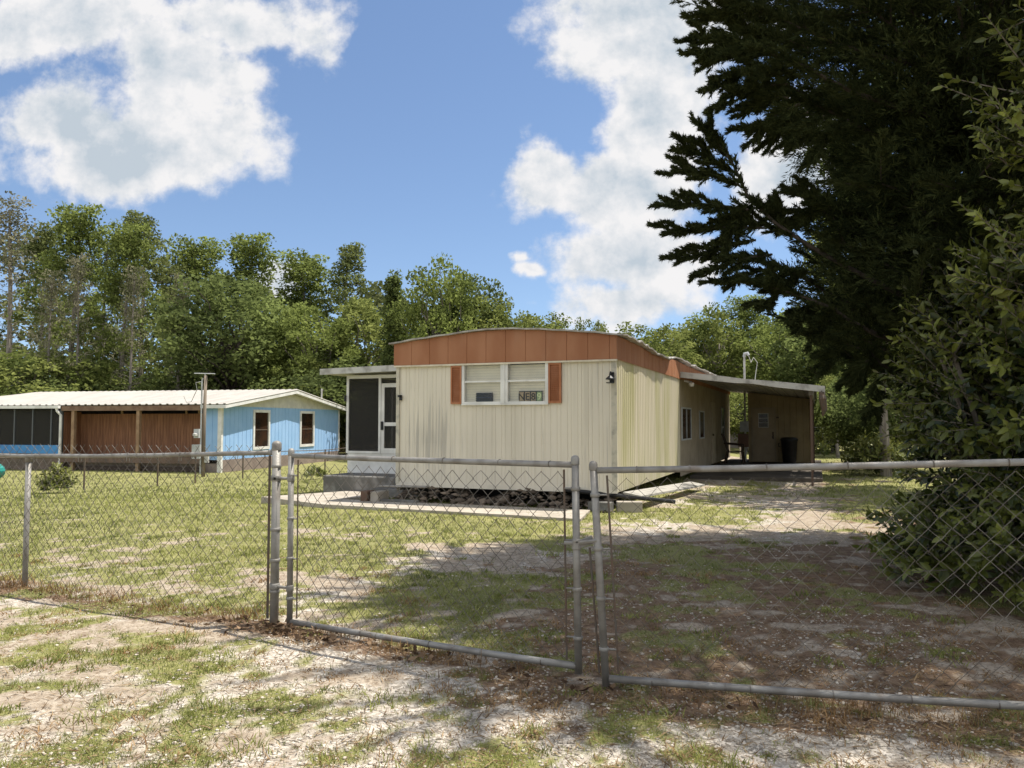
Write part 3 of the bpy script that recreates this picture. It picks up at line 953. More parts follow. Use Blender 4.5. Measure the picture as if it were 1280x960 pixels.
ch = hempty("patio_chair", .62, 13.9, .12, 0, "dark plastic armchair facing the drive under the carport", "chair")
CHM = mat("chair_plastic", (.035, .022, .016), .5, (.05, .03, .02), 6)
MB().prism([(-.24, -.26, .40), (.26, -.26, .43), (.28, -.26, .41), (-.24, -.26, .375)], (0, .52, 0)).build("seat", CHM, ch)
m = MB()
for k in range(5): m.tube([(-.22, -.22 + k * .11, .40), (-.30, -.22 + k * .11, .7), (-.40, -.21 + k * .105, .98)], .022, 6)
m.tube([(-.40, -.25, .97), (-.42, 0, 1.0), (-.40, .25, .97)], .03, 6)
m.build("backrest", CHM, ch)
for s in (-1, 1):
    MB().tube([(-.33, s * .28, .68), (-.05, s * .30, .66), (.22, s * .29, .64), (.27, s * .28, .60)], .03, 6).build("armrest", CHM, ch)
    MB().tube([(.25, s * .28, .64), (.24, s * .27, .4), (.29, s * .29, .0)], .028, 6).build("leg", CHM, ch)
    MB().tube([(-.24, s * .25, .42), (-.32, s * .28, .0)], .028, 6).build("leg", CHM, ch)

ms = hempty("service_mast", .83, 15.42, .12, 0, "tall pale conduit with electric meter rising through the carport roof", "service mast")
MB().tube([(0, 0, 0), (0, 0, 3.75)], .035, 8).build("conduit", OLDWHITE, ms)
MB().tube([(0, 0, 3.70), (.02, -.02, 3.8), (.12, -.05, 3.82), (.15, -.06, 3.74)], .055, 8).build("weatherhead", GREYBOX, ms)
MB().box(-.17, .12, -.13, -.035, 1.05, 1.42).build("meter_box", GREYBOX, ms)
MB().lathe([(.085, 0), (.08, .06), (.02, .07)], (0, 0, 0), 12).build("meter", PANE, ms).location = (-.02, -.16, 1.26)
MB().box(-.24, .11, -.14, -.036, .52, .98).build("breaker_box", mat("box_brown", (.16, .09, .06), .7), ms)
MB().tube([(.14, -.06, 3.76), (.22, .1, 3.5), (.30, .2, 3.68), (.42, .3, 3.5), (.35, .2, 3.0), (.33, .1, 2.65)], .014, 5).build("cable", OLDWHITE, ms)

tb = hempty("side_table", .62, 19.4, gh(*hpt(.62, 19.4).xy), 0, "small white table standing beyond the carport passage", "table")
MB().box(-.36, .36, -.3, .3, .66, .72).build("table_top", WHITE, tb)
for sx in (-1, 1):
    for sy in (-1, 1): MB().box(sx * .3 - .03, sx * .3 + .03, sy * .24 - .03, sy * .24 + .03, 0, .66).build("leg", WHITE, tb)

q = P(921, 560, 46)
bs = empty("storage_shed", (q.x, 46, gh(q.x, 46)), -.35, "small grey block shed with white roof edge beyond the carport passage", "shed")
MB().box(-1.6, 1.6, 0, 2.6, -.2, 2.0).build("wall", mat("block_wall", (.30, .27, .23), .9, (.24, .21, .18), 4), bs)
MB().prism([(-1.8, -.25, 2.0), (1.8, -.25, 2.0), (1.8, -.25, 2.1), (-1.8, -.25, 2.16)], (0, 3.1, 0)).build("roof", WHITE, bs)
MB().box(-.55, .35, -.03, .0, -.0, 1.85).build("door", mat("shed_door", (.26, .22, .19), .8), bs)

# ------------------------------------------------------------------ path, steps and loose things before the house
def slab(name, pts, z0, z1, mt):
    m = MB()
    m.prism([(p[0], p[1], z0) for p in pts], (0, 0, z1 - z0))
    return m.build(name, mt)


pth = [hpt(-5.3, -.38), hpt(-.35, -.42), hpt(-.15, -1.65), hpt(-1.2, -1.55), hpt(-5.0, -1.30), hpt(-7.0, -.55), hpt(-6.0, 1.5), hpt(-4.9, 1.3)]
tag(slab("path", [(p.x, p.y) for p in pth], -.1, .04, CONC), kind='structure')
st = hempty("porch_step", -5.55, 1.55, gh(*hpt(-5.55, 1.55).xy) - .03, 0, "long weathered grey concrete step before the screened porch door", "step")
MB().box(-1.25, 1.1, -.35, .62, 0, .44).build("tread", OLDCONC, st, bevel=.03)
MB().box(.25, 1.35, -.85, -.352, 0, .24).build("lower_tread", OLDCONC, st, bevel=.02)
RUB = leaf_mat("rubble_stone", (.035, .03, .026), (.23, .18, .135), 0, .95)
n = 1100
ux, uy = -4.2 + 4.15 * rs.rand(n), -.34 + .8 * rs.rand(n)
pts = np.array([tuple(hpt(a_, b2).xy) for a_, b2 in zip(ux, uy)])
sz = .02 + .085 * rs.rand(n) ** 2.2
rb = pebble_mesh("rubble", pts[:, 0], pts[:, 1], sz, RUB, rs.rand(n) ** 1.2, np.clip(uy + .30, 0, .42) * (.55 + .35 * np.sin(ux * 3.1)))
tag(rb, "dark broken stones and debris heaped under the front of the mobile home", "rubble", kind='stuff')
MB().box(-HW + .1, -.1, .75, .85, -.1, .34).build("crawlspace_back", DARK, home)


def block(x, y, sx, sy, sz, rz, mt, name, label, cat, group=None, z=None):
    o = hempty(name, x, y, gh(*hpt(x, y).xy) - .02 if z is None else z, rz)
    ob = MB().box(-sx / 2, sx / 2, -sy / 2, sy / 2, 0, sz).build("temp", mt, None, bevel=.012)
    bpy.data.objects.remove(o)
    ob.name = name
    ob.location = hpt(x, y, gh(*hpt(x, y).xy) - .02 if z is None else z)
    ob.rotation_euler = (0, 0, -HA + rz)
    return tag(ob, label, cat, group)


block(-4.66, -.42, .14, .30, .27, .1, mat("brown_block_wood", (.13, .08, .055), .9), "wood_block", "short brown wooden block standing on the path's left end", "block")
block(-4.42, -.38, .18, .34, .26, -.1, CONC, "concrete_block", "pale concrete block beside the brown block at the steps", "block", "concrete blocks by the house")
block(-3.98, -.42, .75, .14, .12, .05, OLDCONC, "concrete_block", "long dark concrete block lying left of the rubble", "block", "concrete blocks by the house")
block(.22, -.02, .42, .20, .20, .35, CONC, "concrete_block", "tan concrete block under the sunlit house corner", "block", "concrete blocks by the house")
block(-.22, -.22, .40, .19, .19, -.15, OLDCONC, "concrete_block", "grey concrete block under the lamp corner", "block", "concrete blocks by the house")
block(-3.95, -.30, .95, .14, .03, .12, GREYWOOD, "loose_board", "thin grey board lying across the step and blocks", "board", z=.30)
bo = MB()
a, b2 = hpt(.10, .05, .28), hpt(.55, 4.6, .15)
bo.prism([a, a + Vector((.30, -.06, -.06)), b2 + Vector((.30, -.06, -.06)), b2], (0, 0, .035))
tag(bo.build("fallen_skirting", mat("skirting_paint", (.31, .295, .26), .7, (.20, .19, .17), 5, lo=.45, hi=.7)), "long pale skirting panel fallen along the sunlit side wall", "panel")
a, b2 = hpt(-.9, -.15, .34), hpt(.95, .25, .16)
tag(MB().tube([a, a.lerp(b2, .5), b2], .035, 8).build("dark_pipe", BLACK), "dark pipe jutting past the sunlit house corner", "pipe")

# ------------------------------------------------------------------ chain link
def chain(corners, pitch, r, sag_=0.0, prong=0.0, seed=0, sides=4):
    """woven wire filling the four corners (bottom left, bottom right, top right, top left): one zigzag strand beside the other"""
    bl, br, tr, tl = [np.array(c, float) for c in corners]
    wid = np.linalg.norm(br - bl); hgt = np.linalg.norm(tl - bl)
    h = pitch / 2
    nw, nr = int(round(wid / h)), int(round(hgt / h))
    nrm = np.cross(br - bl, tl - bl); nrm /= np.linalg.norm(nrm)
    rg = np.random.RandomState(seed)
    i, j = np.meshgrid(np.arange(nw), np.arange(nr + 1), indexing='ij')
    s = np.where((i + j) % 2 == 0, i, i + 1) / nw
    t = j / nr
    u = (1 - t) [..., None] * ((1 - s)[..., None] * bl + s[..., None] * br) + t[..., None] * ((1 - s)[..., None] * tl + s[..., None] * tr)
    side = np.where((i + j) % 2 == 0, 1, -1) * .0017
    wave = .012 * np.sin(s * 9 + seed) * np.sin(t * 4 + 1) + .006 * np.sin(s * 31 + t * 13)
    u = u + nrm * (side + wave)[..., None]
    u[..., 2] += -sag_ * np.sin(np.pi * s) * t
    u = u + rg.randn(*u.shape) * .0026
    if prong:
        e = u[:, -1] + (u[:, -1] - u[:, -2]) * prong
        u = np.concatenate([u, e[:, None]], 1)
    nr1 = u.shape[1]
    ex = (br - bl) / wid
    ring = [(math.cos(2 * math.pi * k / sides + .785), math.sin(2 * math.pi * k / sides + .785)) for k in range(sides)]
    v = np.stack([u + (ex * a + nrm * c) * r * 1.1 for a, c in ring], 2)
    ii = np.arange(nw * nr1).reshape(nw, nr1) * sides
    f = []
    for k in range(sides):
        k2 = (k + 1) % sides
        f.append(np.stack([ii[:, :-1] + k, ii[:, :-1] + k2, ii[:, 1:] + k2, ii[:, 1:] + k], -1).reshape(-1, 4))
    return v.reshape(-1, 3), [np.concatenate(f)]


def cap_post(mb, x, y, z0, z1, r, top=None, n=14):
    tx, ty = top or (x, y)
    mb.tube([(x, y, z0), (tx, ty, z1)], r, n)
    mb.lathe([(r * 1.1, -.045), (r * 1.14, -.04), (r * 1.14, 0), (r * 1.0, .014), (r * .6, .024), (r * .1, .028)], (tx, ty, z1), n)


def band(mb, p, r, h=.024):
    mb.lathe([(r + .004, -h / 2), (r + .006, -h / 2 + .003), (r + .006, h / 2 - .003), (r + .004, h / 2)], p, 14)


PITCHW = .108
fe = empty("chain_link_fence", (-1.79, 5.86, 0), 0, "galvanised chain link fence running left from the gate along the lawn", "fence")
fd = Vector((-2.67, 1.27, 0)).normalized()
T0 = Vector((-1.775, 5.87, 0))


def fpt(s, z): return T0 + fd * s + Vector((0, 0, gh(*(T0 + fd * s).xy) * 0.6 + z))


def local(mb, o):
    M = Matrix.Translation(-Vector(o.location))
    mb.v = [tuple(M @ Vector(v)) for v in mb.v]
    return mb


m = MB(); cap_post(m, T0.x, T0.y, -.2, 1.335, .032)
for z in (1.17, 1.08, .70, .47, .24): band(m, (T0.x, T0.y, z), .032)
m.box(-.02, .03, -.012, .012, -.02, .02, Matrix.Translation((T0.x - .05, T0.y + .02, 1.272)))
local(m, fe).build("terminal_post", GALV, fe, True)
for s in (2.955, 5.95, 8.95):
    p = fpt(s, 0)
    m = MB().tube([(p.x, p.y + .02, -.3), (p.x, p.y + .02, fpt(s, 1.19).z - .02)], .0245, 10)
    m.lathe([(.029, -.05), (.03, .0), (.027, .02)], (p.x, p.y + .02, fpt(s, 1.185).z), 10)
    local(m, fe).build("line_post", GALV, fe, True)
rail = [fpt(s, 1.272 - .028 * min(s, 3)) for s in np.linspace(.03, 9, 28)]
local(MB().tube(rail, .0185, 12), fe).build("top_rail", GALV, fe, True)
v, f = chain((fpt(.05, .02), fpt(9, .0), fpt(9, 1.215), fpt(.05, 1.295)), PITCHW, .0021, 0, .55, 1)
v = v - np.array(fe.location)
np_mesh("chain_mesh", v, f, WIRE, fe)
local(MB().box(-.009, .009, -.003, .003, .03, 1.25, Matrix.Translation(fpt(.065, 0))), fe).build("tension_bar", RUSTY, fe)
for s in np.arange(.4, 9, .61):
    p = fpt(s, 1.272 - .028 * min(s, 3))
    local(MB().tube([p + Vector((0, .022, -.05)), p + Vector((0, .023, .012)), p + Vector((0, 0, .0235)), p + Vector((0, -.023, .01)), p + Vector((0, -.02, -.05))], .0022, 4), fe).build("wire_tie", GALV, fe)


def gate(name, TL, TR, BL, BR, label, seed, hinge):
    g = empty(name, (BL.x, BL.y, BL.z), 0, label, "gate", "chain link drive gates")
    up = Vector((0, 0, 1))
    m = MB()
    ax = (TR - TL).normalized()
    m.tube([TL + ax * .02, TL.lerp(TR, .33) + Vector((0, 0, -.004)), TL.lerp(TR, .66) + Vector((0, 0, -.003)), TR - ax * .01], .0185, 12)
    m.tube([BL + ax * .02, BL.lerp(BR, .4) + Vector((0, 0, -.006)), BL.lerp(BR, .75) + Vector((0, 0, -.006)), BR - ax * .01], .02, 12)
    ends = []
    for b, t in ((BL, TL), (BR, TR)):
        d = (t - b).normalized()
        top = t + d * .035
        m.tube([b - d * .04, top], .0215, 12)
        m.lathe([(.0235, -.035), (.0245, -.03), (.0245, 0), (.020, .012), (.012, .018), (.002, .02)], top, 12)
        ends.append(d)
    local(m, g).build("frame", GALV, g, True)
    io = .075
    a, b, c, d = BL.lerp(BR, io / (BR - BL).length), BR.lerp(BL, io / (BR - BL).length), TR.lerp(TL, io / (TR - TL).length), TL.lerp(TR, io / (TR - TL).length)
    up1, dn = Vector((0, 0, .028)), Vector((0, 0, -.042))
    v, f = chain((a + up1, b + up1, c + dn, d + dn), PITCHW, .0021, .016, 0, seed)
    np_mesh("chain_mesh", v - np.array(g.location), f, WIRE, g)
    for b0, t0, sgn in ((a, d, 1), (b, c, -1)):
        dr_ = (t0 - b0).normalized()
        local(MB().tube([b0 + dr_ * .03, t0 - dr_ * .03], .0062, 6), g).build("tension_bar", RUSTY, g)
        for k in (.14, .38, .62, .88):
            m = MB()
            p0, p1 = (BL.lerp(TL, k), b0.lerp(t0, k)) if sgn == 1 else (BR.lerp(TR, k), b0.lerp(t0, k))
            band(m, p0, .0215, .022)
            m.tube([p0, p1], .006, 5)
            local(m, g).build("tension_band", GALV, g, True)
    for k in (.11, .24, .42, .6, .78, .93):
        for q0 in (TL.lerp(TR, k),):
            local(MB().tube([q0 + ax * .003, q0 - ax * .003], .0205, 10), g).build("wire_tie", WIRE, g, True)
    for k in (.12, .3, .36, .55, .72, .9):
        q0 = BL.lerp(BR, k) + Vector((0, 0, -.005))
        local(MB().tube([q0 + ax * .003, q0 - ax * .003], .0222, 10), g).build("wire_tie", WIRE, g, True)
    if hinge is not None:
        for k in (.2, .86):
            m = MB()
            pb = BL.lerp(TL, k) if hinge == 'L' else BR.lerp(TR, k)
            pp = Vector((T0.x, T0.y, pb.z)) if hinge == 'L' else Vector((GATE_E[0] + .07, GATE_E[1] - .02, pb.z))
            band(m, pb, .0215, .045); band(m, pp, .032, .045)
            m.tube([pb, pp], .011, 8)
            local(m, g).build("hinge", GALV, g, True)
    return g


LTL, LBL, LTR, LBR = P(364, 569.5, 5.80), P(362, 777, 5.80), P(719, 581, 4.50), P(723, 833, 4.50)
RTL, RBL, RTR, RBR = P(742, 588, 4.46), P(757, 848, 4.44), P(1306, 577, 3.83), P(1312, 884, 3.83)
g1 = gate("drive_gate", LTL, LTR, LBL, LBR, "left leaf of the chain link drive gate hinged on the thick post", 5, 'L')
g2 = gate("drive_gate", RTL, RTR, RBL, RBR, "right leaf of the chain link drive gate, leaning with a sagging frame", 9, 'R')
m = MB()
pz = LTR.lerp(LBR, .40)
q = RTL.lerp(RBL, .34)
band(m, pz, .0215, .05)
m.tube([pz + Vector((-.07, 0, .012)), pz + Vector((.0, -.012, .012)), q + Vector((-.005, -.012, 0))], .011, 6)
m.box(-.012, .10, -.018, -.006, -.022, .022, Matrix.Translation(pz) @ Matrix.Rotation(-.35, 4, 'Y'))
local(m, g1).build("fork_latch", GALV, g1)
m = MB().tube([RTL.lerp(RBL, .38) + Vector((-.045, .03, 0)), RBL + Vector((-.03, .03, .02))], .0065, 6)
local(m, g2).build("drop_rod", RUSTY, g2)
gp = empty("gate_post", (GATE_E[0] + .07, GATE_E[1] - .02, 0), 0, "thick galvanised post carrying the right gate leaf", "post")
m = MB(); cap_post(m, 0, 0, -.2, 1.34, .032); m.build("pipe", GALV, gp, True)

# fences farther off
def back_fence(name, pts, hgt, label, pitch, postmat, mid=True):
    o = empty(name, (*pts[0], gh(*pts[0])), 0, label, "fence")
    P3 = [Vector((x, y, gh(x, y))) for x, y in pts]
    for p in P3:
        m = MB().tube([p + Vector((0, 0, -.2)), p + Vector((0, 0, hgt + .03))], .026, 7)
        local(m, o).build("post", postmat, o)
    m = MB().tube([p + Vector((0, 0, hgt)) for p in P3], .014, 6)
    local(m, o).build("top_rail", postmat, o)
    vv, ff, base = [], [], 0
    for p, q in zip(P3, P3[1:]):
        v, f = chain((p + Vector((0, 0, .03)), q + Vector((0, 0, .03)), q + Vector((0, 0, hgt)), p + Vector((0, 0, hgt))), pitch, .0022, 0, 0, 3, 3)
        vv.append(v); ff.append(f[0] + base); base += len(v)
    np_mesh("chain_mesh", np.concatenate(vv) - np.array(o.location), [np.concatenate(ff)], WIRE, o)
    return o


back_fence("boundary_fence", [(-20, 20.2), (-14.2, 21.3), (-12.4, 22.6), (-11.0, 24.2), (-10.4, 25.6), (-9.6, 27.8), (-7.2, 30.0), (-4.6, 31.6), (-1.5, 33)], .93,
           "low wire fence with dark posts between lawn and blue house", .13, RUSTY)
back_fence("rear_fence", [(11.0, 36), (14.4, 36), (16.0, 35.6), (19.5, 35), (23, 34.5)], 1.27, "pale chain link fence before the shaded trees behind the carport", .15, GALV)

# ------------------------------------------------------------------ blue house
BA = math.atan2(.2284, .9736)
BX, BY, BG = -11.6, 31.0, -.5
bh = empty("blue_house", (BX, BY, BG), -BA, "long blue house with white metal roof and brown wooden side wall", "house")


def bpt(x, y, z=0):
    v = Matrix.Rotation(-BA, 3, 'Z') @ Vector((x, y, 0))
    return Vector((BX + v.x, BY + v.y, BG + z))


EZ, RZ, GW = 2.68, 3.45, 10.55      # eave, ridge, gable width; heights above the house's own ground


def gz_(t): return EZ - .02 + (RZ - EZ - .08) * (1 - abs(t - GW / 2) / (GW / 2))


m = MB()
wn = ((2.40, 3.50), (6.45, 7.65))
segs = [(0, wn[0][0]), (wn[0][1], wn[1][0]), (wn[1][1], GW)]
for a, b2 in segs: m.ribbed((0, a, 0), (0, 1, 0), (1, 0, 0), b2 - a, .5, EZ - .02, .3, .015, .02)
for a, b2 in wn:
    m.ribbed((0, a, 0), (0, 1, 0), (1, 0, 0), b2 - a, .5, .95, .3, .015, .02)
    m.ribbed((0, a, 0), (0, 1, 0), (1, 0, 0), b2 - a, 2.43, EZ - .02, .3, .015, .02)
m.build("gable_wall", BLUE, bh)
MB().ribbed((.004, 0, 0), (0, 1, 0), (1, 0, 0), GW, EZ - .02, lambda t: gz_(t) + .03, 1.3, .01, .015).build("gable_panel", mat("gable_white", (.56, .55, .50), .7, (.48, .47, .43), 3), bh)
m = MB()
m.ribbed((-.69, 0, 0), (1, 0, 0), (0, -1, 0), .69, .5, EZ, .3, .015, .02)
m.build("front_wall", BLUE, bh)
m = MB().ribbed((-19, GW, 0), (1, 0, 0), (0, 1, 0), 19, .5, EZ, .3, .015, .02).build("rear_wall", BLUE, bh)
MB().box(-.14, .03, -.03, .10, .0, EZ - .02).box(.0, .03, GW - .1, GW + .02, .5, EZ - .02).build("corner_board", WHITE, bh)
for a, b2 in wn:
    f = MB().box(-.05, .04, a - .12, a, .83, 2.55).box(-.05, .04, b2, b2 + .12, .83, 2.55).box(-.05, .041, a, b2, .83, .95).box(-.05, .041, a, b2, 2.43, 2.55)
    w = f.build("window", WHITE, bh)
    MB().box(-.03, -.01, a, b2, .95, 2.43).build("pane", DARKPANE, w)
    MB().box(-.012, .005, a, b2, 1.66, 1.70).build("sash_bar", RUSTY, w)
MB().box(-.06, .018, .0, GW, -.2, .5).box(-19, -.12, .05, .12, -.2, .35).build("foundation", mat("foundation_block", (.25, .20, .17), .9, (.19, .15, .13), 2), bh)
# roof: ribbed sheets to a ridge, hipped at the far end
m = MB()
ov = .42


def roofpt(x, y): return (x, y, EZ + .04 + (RZ - EZ) * (1 - abs(y - GW / 2) / (GW / 2 + .3)))


N_ = 62
prev = None
vs, fs = [], []
for i in range(N_ + 1):
    x = ov - (20.0) * i / N_
    for dz, dx in ((0, 0), (.035, .03), (.035, .09), (0, .12)):
        xx = x - dx
        yr = GW / 2 if xx > -14 else GW / 2 - 0.0
        top = roofpt(xx, GW / 2)[2] - max(0, (-14 - xx)) * .10
        vs += [(xx, -.35, EZ + .02 + dz), (xx, GW / 2, top + dz), (xx, GW + .35, EZ + .02 + dz)]
k = len(vs) // 3
for i in range(k - 1):
    a = 3 * i
    fs += [(a, a + 3, a + 4, a + 1), (a + 1, a + 4, a + 5, a + 2)]
br_ = m.add(vs, fs).build("roof", mat("white_roof", (.37, .35, .315), .6, (.32, .30, .27), 3, (1, .2, 1)), bh)
sm = br_.modifiers.new("thick", 'SOLIDIFY'); sm.thickness = .03
m = MB()
for sg in (0, 1):
    y0, y1 = (-.36, GW / 2) if sg == 0 else (GW + .36, GW / 2)
    m.prism([(ov - .03, y0, EZ - .12), (ov - .03, y1, RZ - .11), (ov - .03, y1, RZ + .035), (ov - .03, y0, EZ + .015)], (.035, 0, 0))
    m.prism([(.03, y0, EZ - .06), (.03, y1, RZ - .06), (.03, y1, RZ - .035), (.03, y0, EZ - .035)], (ov - .07, 0, 0))
    m.build("rake_board", WHITE, bh)
    m = MB()
m = MB()
m.box(-.7, ov, -.37, -.35, EZ - .12, EZ + .01)
m.build("eave_board", WHITE, bh)
# recessed bay walled with brown boards above a deck
m = MB()
m.ribbed((-7.28, .75, 0), (1, 0, 0), (0, -1, 0), 6.59, .62, 2.36, .14, .012, .012)
m.ribbed((-7.28, -.2, 0), (0, 1, 0), (1, 0, 0), .95, .62, 2.45, .14, .012, .012)
m.build("board_wall", CEDARWOOD, bh)
MB().box(-7.3, -.7, -.33, -.28, EZ - .2, EZ + .0).box(-7.3, -.7, .70, .78, 2.50, EZ).build("header_beam", mat("beam_wood", (.20, .13, .085), .8, (.15, .09, .06), 4), bh)
MB().box(-7.3, -.7, 1.3, 1.4, .5, EZ).box(-19, -.7, 1.4, 1.5, .3, EZ).build("inner_wall", DARK, bh)
for xx in (-6.75, -3.62):
    MB().box(xx - .07, xx + .07, -.3, -.16, .0, EZ - .2).build("deck_post", mat("post_wood", (.30, .20, .12), .8, (.24, .15, .09), 5), bh)
for xx in (-5.2, -2.1, -4.4, -1.5):
    MB().box(xx - .04, xx + .04, .68, .745, 2.36, EZ).build("stud", mat("stud_wood", (.24, .16, .10), .8), bh)
MB().box(-7.3, -.7, -.35, .75, .50, .60).box(-7.3, -.7, -.37, -.35, .36, .61).build("deck", mat("deck_wood", (.15, .10, .075), .85, (.11, .075, .055), 4), bh)
MB().box(-7.3, -.7, -.1, -.05, .05, .2).box(-7.3, -.7, .3, .34, -.1, .5).build("deck_skirt", mat("skirt_brown", (.07, .05, .042), .9), bh)
# screened bay at the far end
m = MB()
for xx in np.arange(-19, -7.5, .93): m.box(xx - .025, xx + .025, -.28, -.2, 1.05, EZ - .12)
m.box(-7.42, -7.3, -.28, -.2, .4, EZ - .12)
m.build("screen_frame", mat("dark_frame", (.10, .11, .12), .6), bh)
MB().box(-19, -7.42, -.245, -.238, 1.06, EZ - .13).build("screen", SCREEN, bh)
MB().box(-19, -7.3, -.29, -.21, .70, 1.05).build("blue_band", BLUEDARK, bh)
MB().box(-19, -7.3, -.2, 1.3, .55, .65).box(-19, -7.3, -.26, -.2, -.2, .699).build("porch_floor", mat("porch_base", (.16, .12, .095), .9, (.10, .08, .06), 3), bh)
MB().tube([(-7.45, -.42, EZ - .1), (-7.40, -.42, EZ - .22), (-7.30, -.34, EZ - .38), (-7.30, -.34, .1)], .055, 8).build("downspout", WHITE, bh)
MB().box(-19.2, -7.3, -.50, -.37, EZ - .10, EZ + .02).build("gutter", WHITE, bh)
MB().tube([(.1, GW - 2.2, RZ - .3), (.1, GW - 2.2, RZ + .25)], .04, 7).build("vent_pipe", OLDWHITE, bh)

nb = empty("far_house", (-30, 47, -.5), .3, "cream house whose roof corner shows at the far left", "house")
MB().box(-6, 4, 0, 8, 0, 2.9).build("wall", mat("far_cream", (.50, .44, .34), .7), nb)
MB().prism([(-6.4, -.4, 2.9), (4.4, -.4, 2.9), (-1, -.4, 3.9)], (0, 9, 0)).build("roof", mat("far_roof", (.58, .54, .46), .6), nb)
MB().box(-1.2, 0, -.03, 0, .9, 2.1).build("window", DARKPANE, nb)
q = P(431, 550, 52)
ts = empty("tan_shed", (q.x, 52, gh(q.x, 52)), .1, "tan shed seen between the blue house and the porch", "shed")
MB().ribbed((-2.5, 0, 0), (1, 0, 0), (0, -1, 0), 5, -.3, 1.9, .3, .02, .03).box(-2.5, 2.5, .02, 3, -.3, 1.9).build("wall", PORTWALL, ts)
MB().box(-2.7, 2.7, -.2, 3.2, 1.9, 2.02).build("roof", OLDWHITE, ts)

# meter pole in front of it
up = P(254, 594, 28.6)
po = empty("meter_pole", (up.x, up.y, gh(up.x, up.y)), -.1, "weathered wooden pole with electric meter before the blue house", "pole")
MB().tube([(0, 0, -.3), (0, 0, 1.8), (.02, 0, 3.72)], [.072, .064, .056], 10).build("post", POLEWOOD, po, True)
MB().tube([(-.42, 0, 3.80), (.38, 0, 3.78)], .018, 6).tube([(.0, 0, 3.6), (0, 0, 3.8)], .02, 6).build("crossarm", GREYBOX, po)
MB().tube([(-.08, -.07, .1), (-.08, -.07, 3.5), (-.05, -.07, 3.62)], .03, 6).build("conduit", GREYBOX, po)
MB().tube([(-.06, -.05, 3.5), (-.3, -.1, 3.45), (-.25, -.1, 3.2), (-.45, -.12, 2.75), (-.62, -.15, 2.72), (-.70, -.2, 2.95)], .014, 5).build("cable", OLDWHITE, po)
MB().box(-.28, -.09, -.22, -.08, 1.42, 1.75).build("meter_box", GREYBOX, po)
MB().lathe([(.085, 0), (.08, .08), (.03, .10)], (-.185, -.30, 1.50), 10).build("meter", OLDWHITE, po)
MB().box(-.36, -.05, -.20, -.075, .66, 1.18).build("breaker_box", GREYBOX, po)
MB().box(.12, .26, -.18, -.08, .52, .78).build("outlet_box", OLDWHITE, po)
pp = P(-9, 592, 21.6)
hr = empty("hose_reel", (pp.x, pp.y, gh(pp.x, pp.y)), 0, "teal hose reel on a pale stand at the lawn's far left edge", "hose reel")
MB().tube([(0, 0, -.1), (0, 0, .42)], .05, 7).build("stand", OLDWHITE, hr)
m = MB()
for k in range(5): m.tube([(.24 * math.cos(a), -.12 + .06 * k, .55 + .20 * math.sin(a)) for a in np.linspace(0, 6.283, 15)], .032, 6)
m.build("coil", mat("teal_hose", (.02, .23, .20), .5, (.03, .30, .26), 5), hr)

# ------------------------------------------------------------------ foliage builders
def frame_dirs(ax):
    """unit vectors across ax"""
    r = rs.randn(*ax.shape)
    b = np.cross(ax, r)
    return b / (np.linalg.norm(b, axis=-1, keepdims=True) + 1e-9)


def unit(v): return v / (np.linalg.norm(v, axis=-1, keepdims=True) + 1e-9)


def leaf_quads(c, ax, L_, W_, tint, name, mtl, parent=None):
    b = frame_dirs(ax)
    a = ax * (L_ / 2)[:, None]; b = b * (W_ / 2)[:, None]
    v = np.stack([c - a, c + b - a * .1, c + a, c - b - a * .1], 1).reshape(-1, 3)
    return np_mesh(name, v, [np.arange(len(c))[:, None] * 4 + np.arange(4)], mtl, parent, {'tint': np.repeat(np.clip(tint, 0, 1), 4)})


def clump_leaves(clumps, per, size, flat=1.0):
    """clumps: (x,y,z,rx,ry,rz,tint)"""
    cl = np.array(clumps, float)
    w = cl[:, 3] * cl[:, 4]
    cnt = np.maximum(8, (per * w / w.mean()).astype(int))
    ix = np.repeat(np.arange(len(cl)), cnt)
    n = len(ix)
    d = unit(rs.randn(n, 3)) * (rs.rand(n, 1) ** .45)
    c = cl[ix, :3] + d * cl[ix, 3:6]
    ax = unit(rs.randn(n, 3) * np.array([1, 1, .75]) + d * .5)
    L_ = size * (.6 + .8 * rs.rand(n)); W_ = L_ * (.45 + .3 * rs.rand(n))
    t = cl[ix, 6] + .16 * rs.randn(n)
    return c, ax, L_, W_, t


def limbs_to(mb, base, tip, r0, r1, n=5, bend=.12):
    base, tip = Vector(base), Vector(tip)
    d = (tip - base).length
    pts = []
    for i in range(n):
        t = i / (n - 1)
        p = base.lerp(tip, t)
        if 0 < i < n - 1: p += Vector((rs.randn(), rs.randn(), rs.rand() * 1.2)) * d * bend * .4
        pts.append(p)
    mb.tube(pts, [r0 + (r1 - r0) * (i / (n - 1)) for i in range(n)], 5, False)


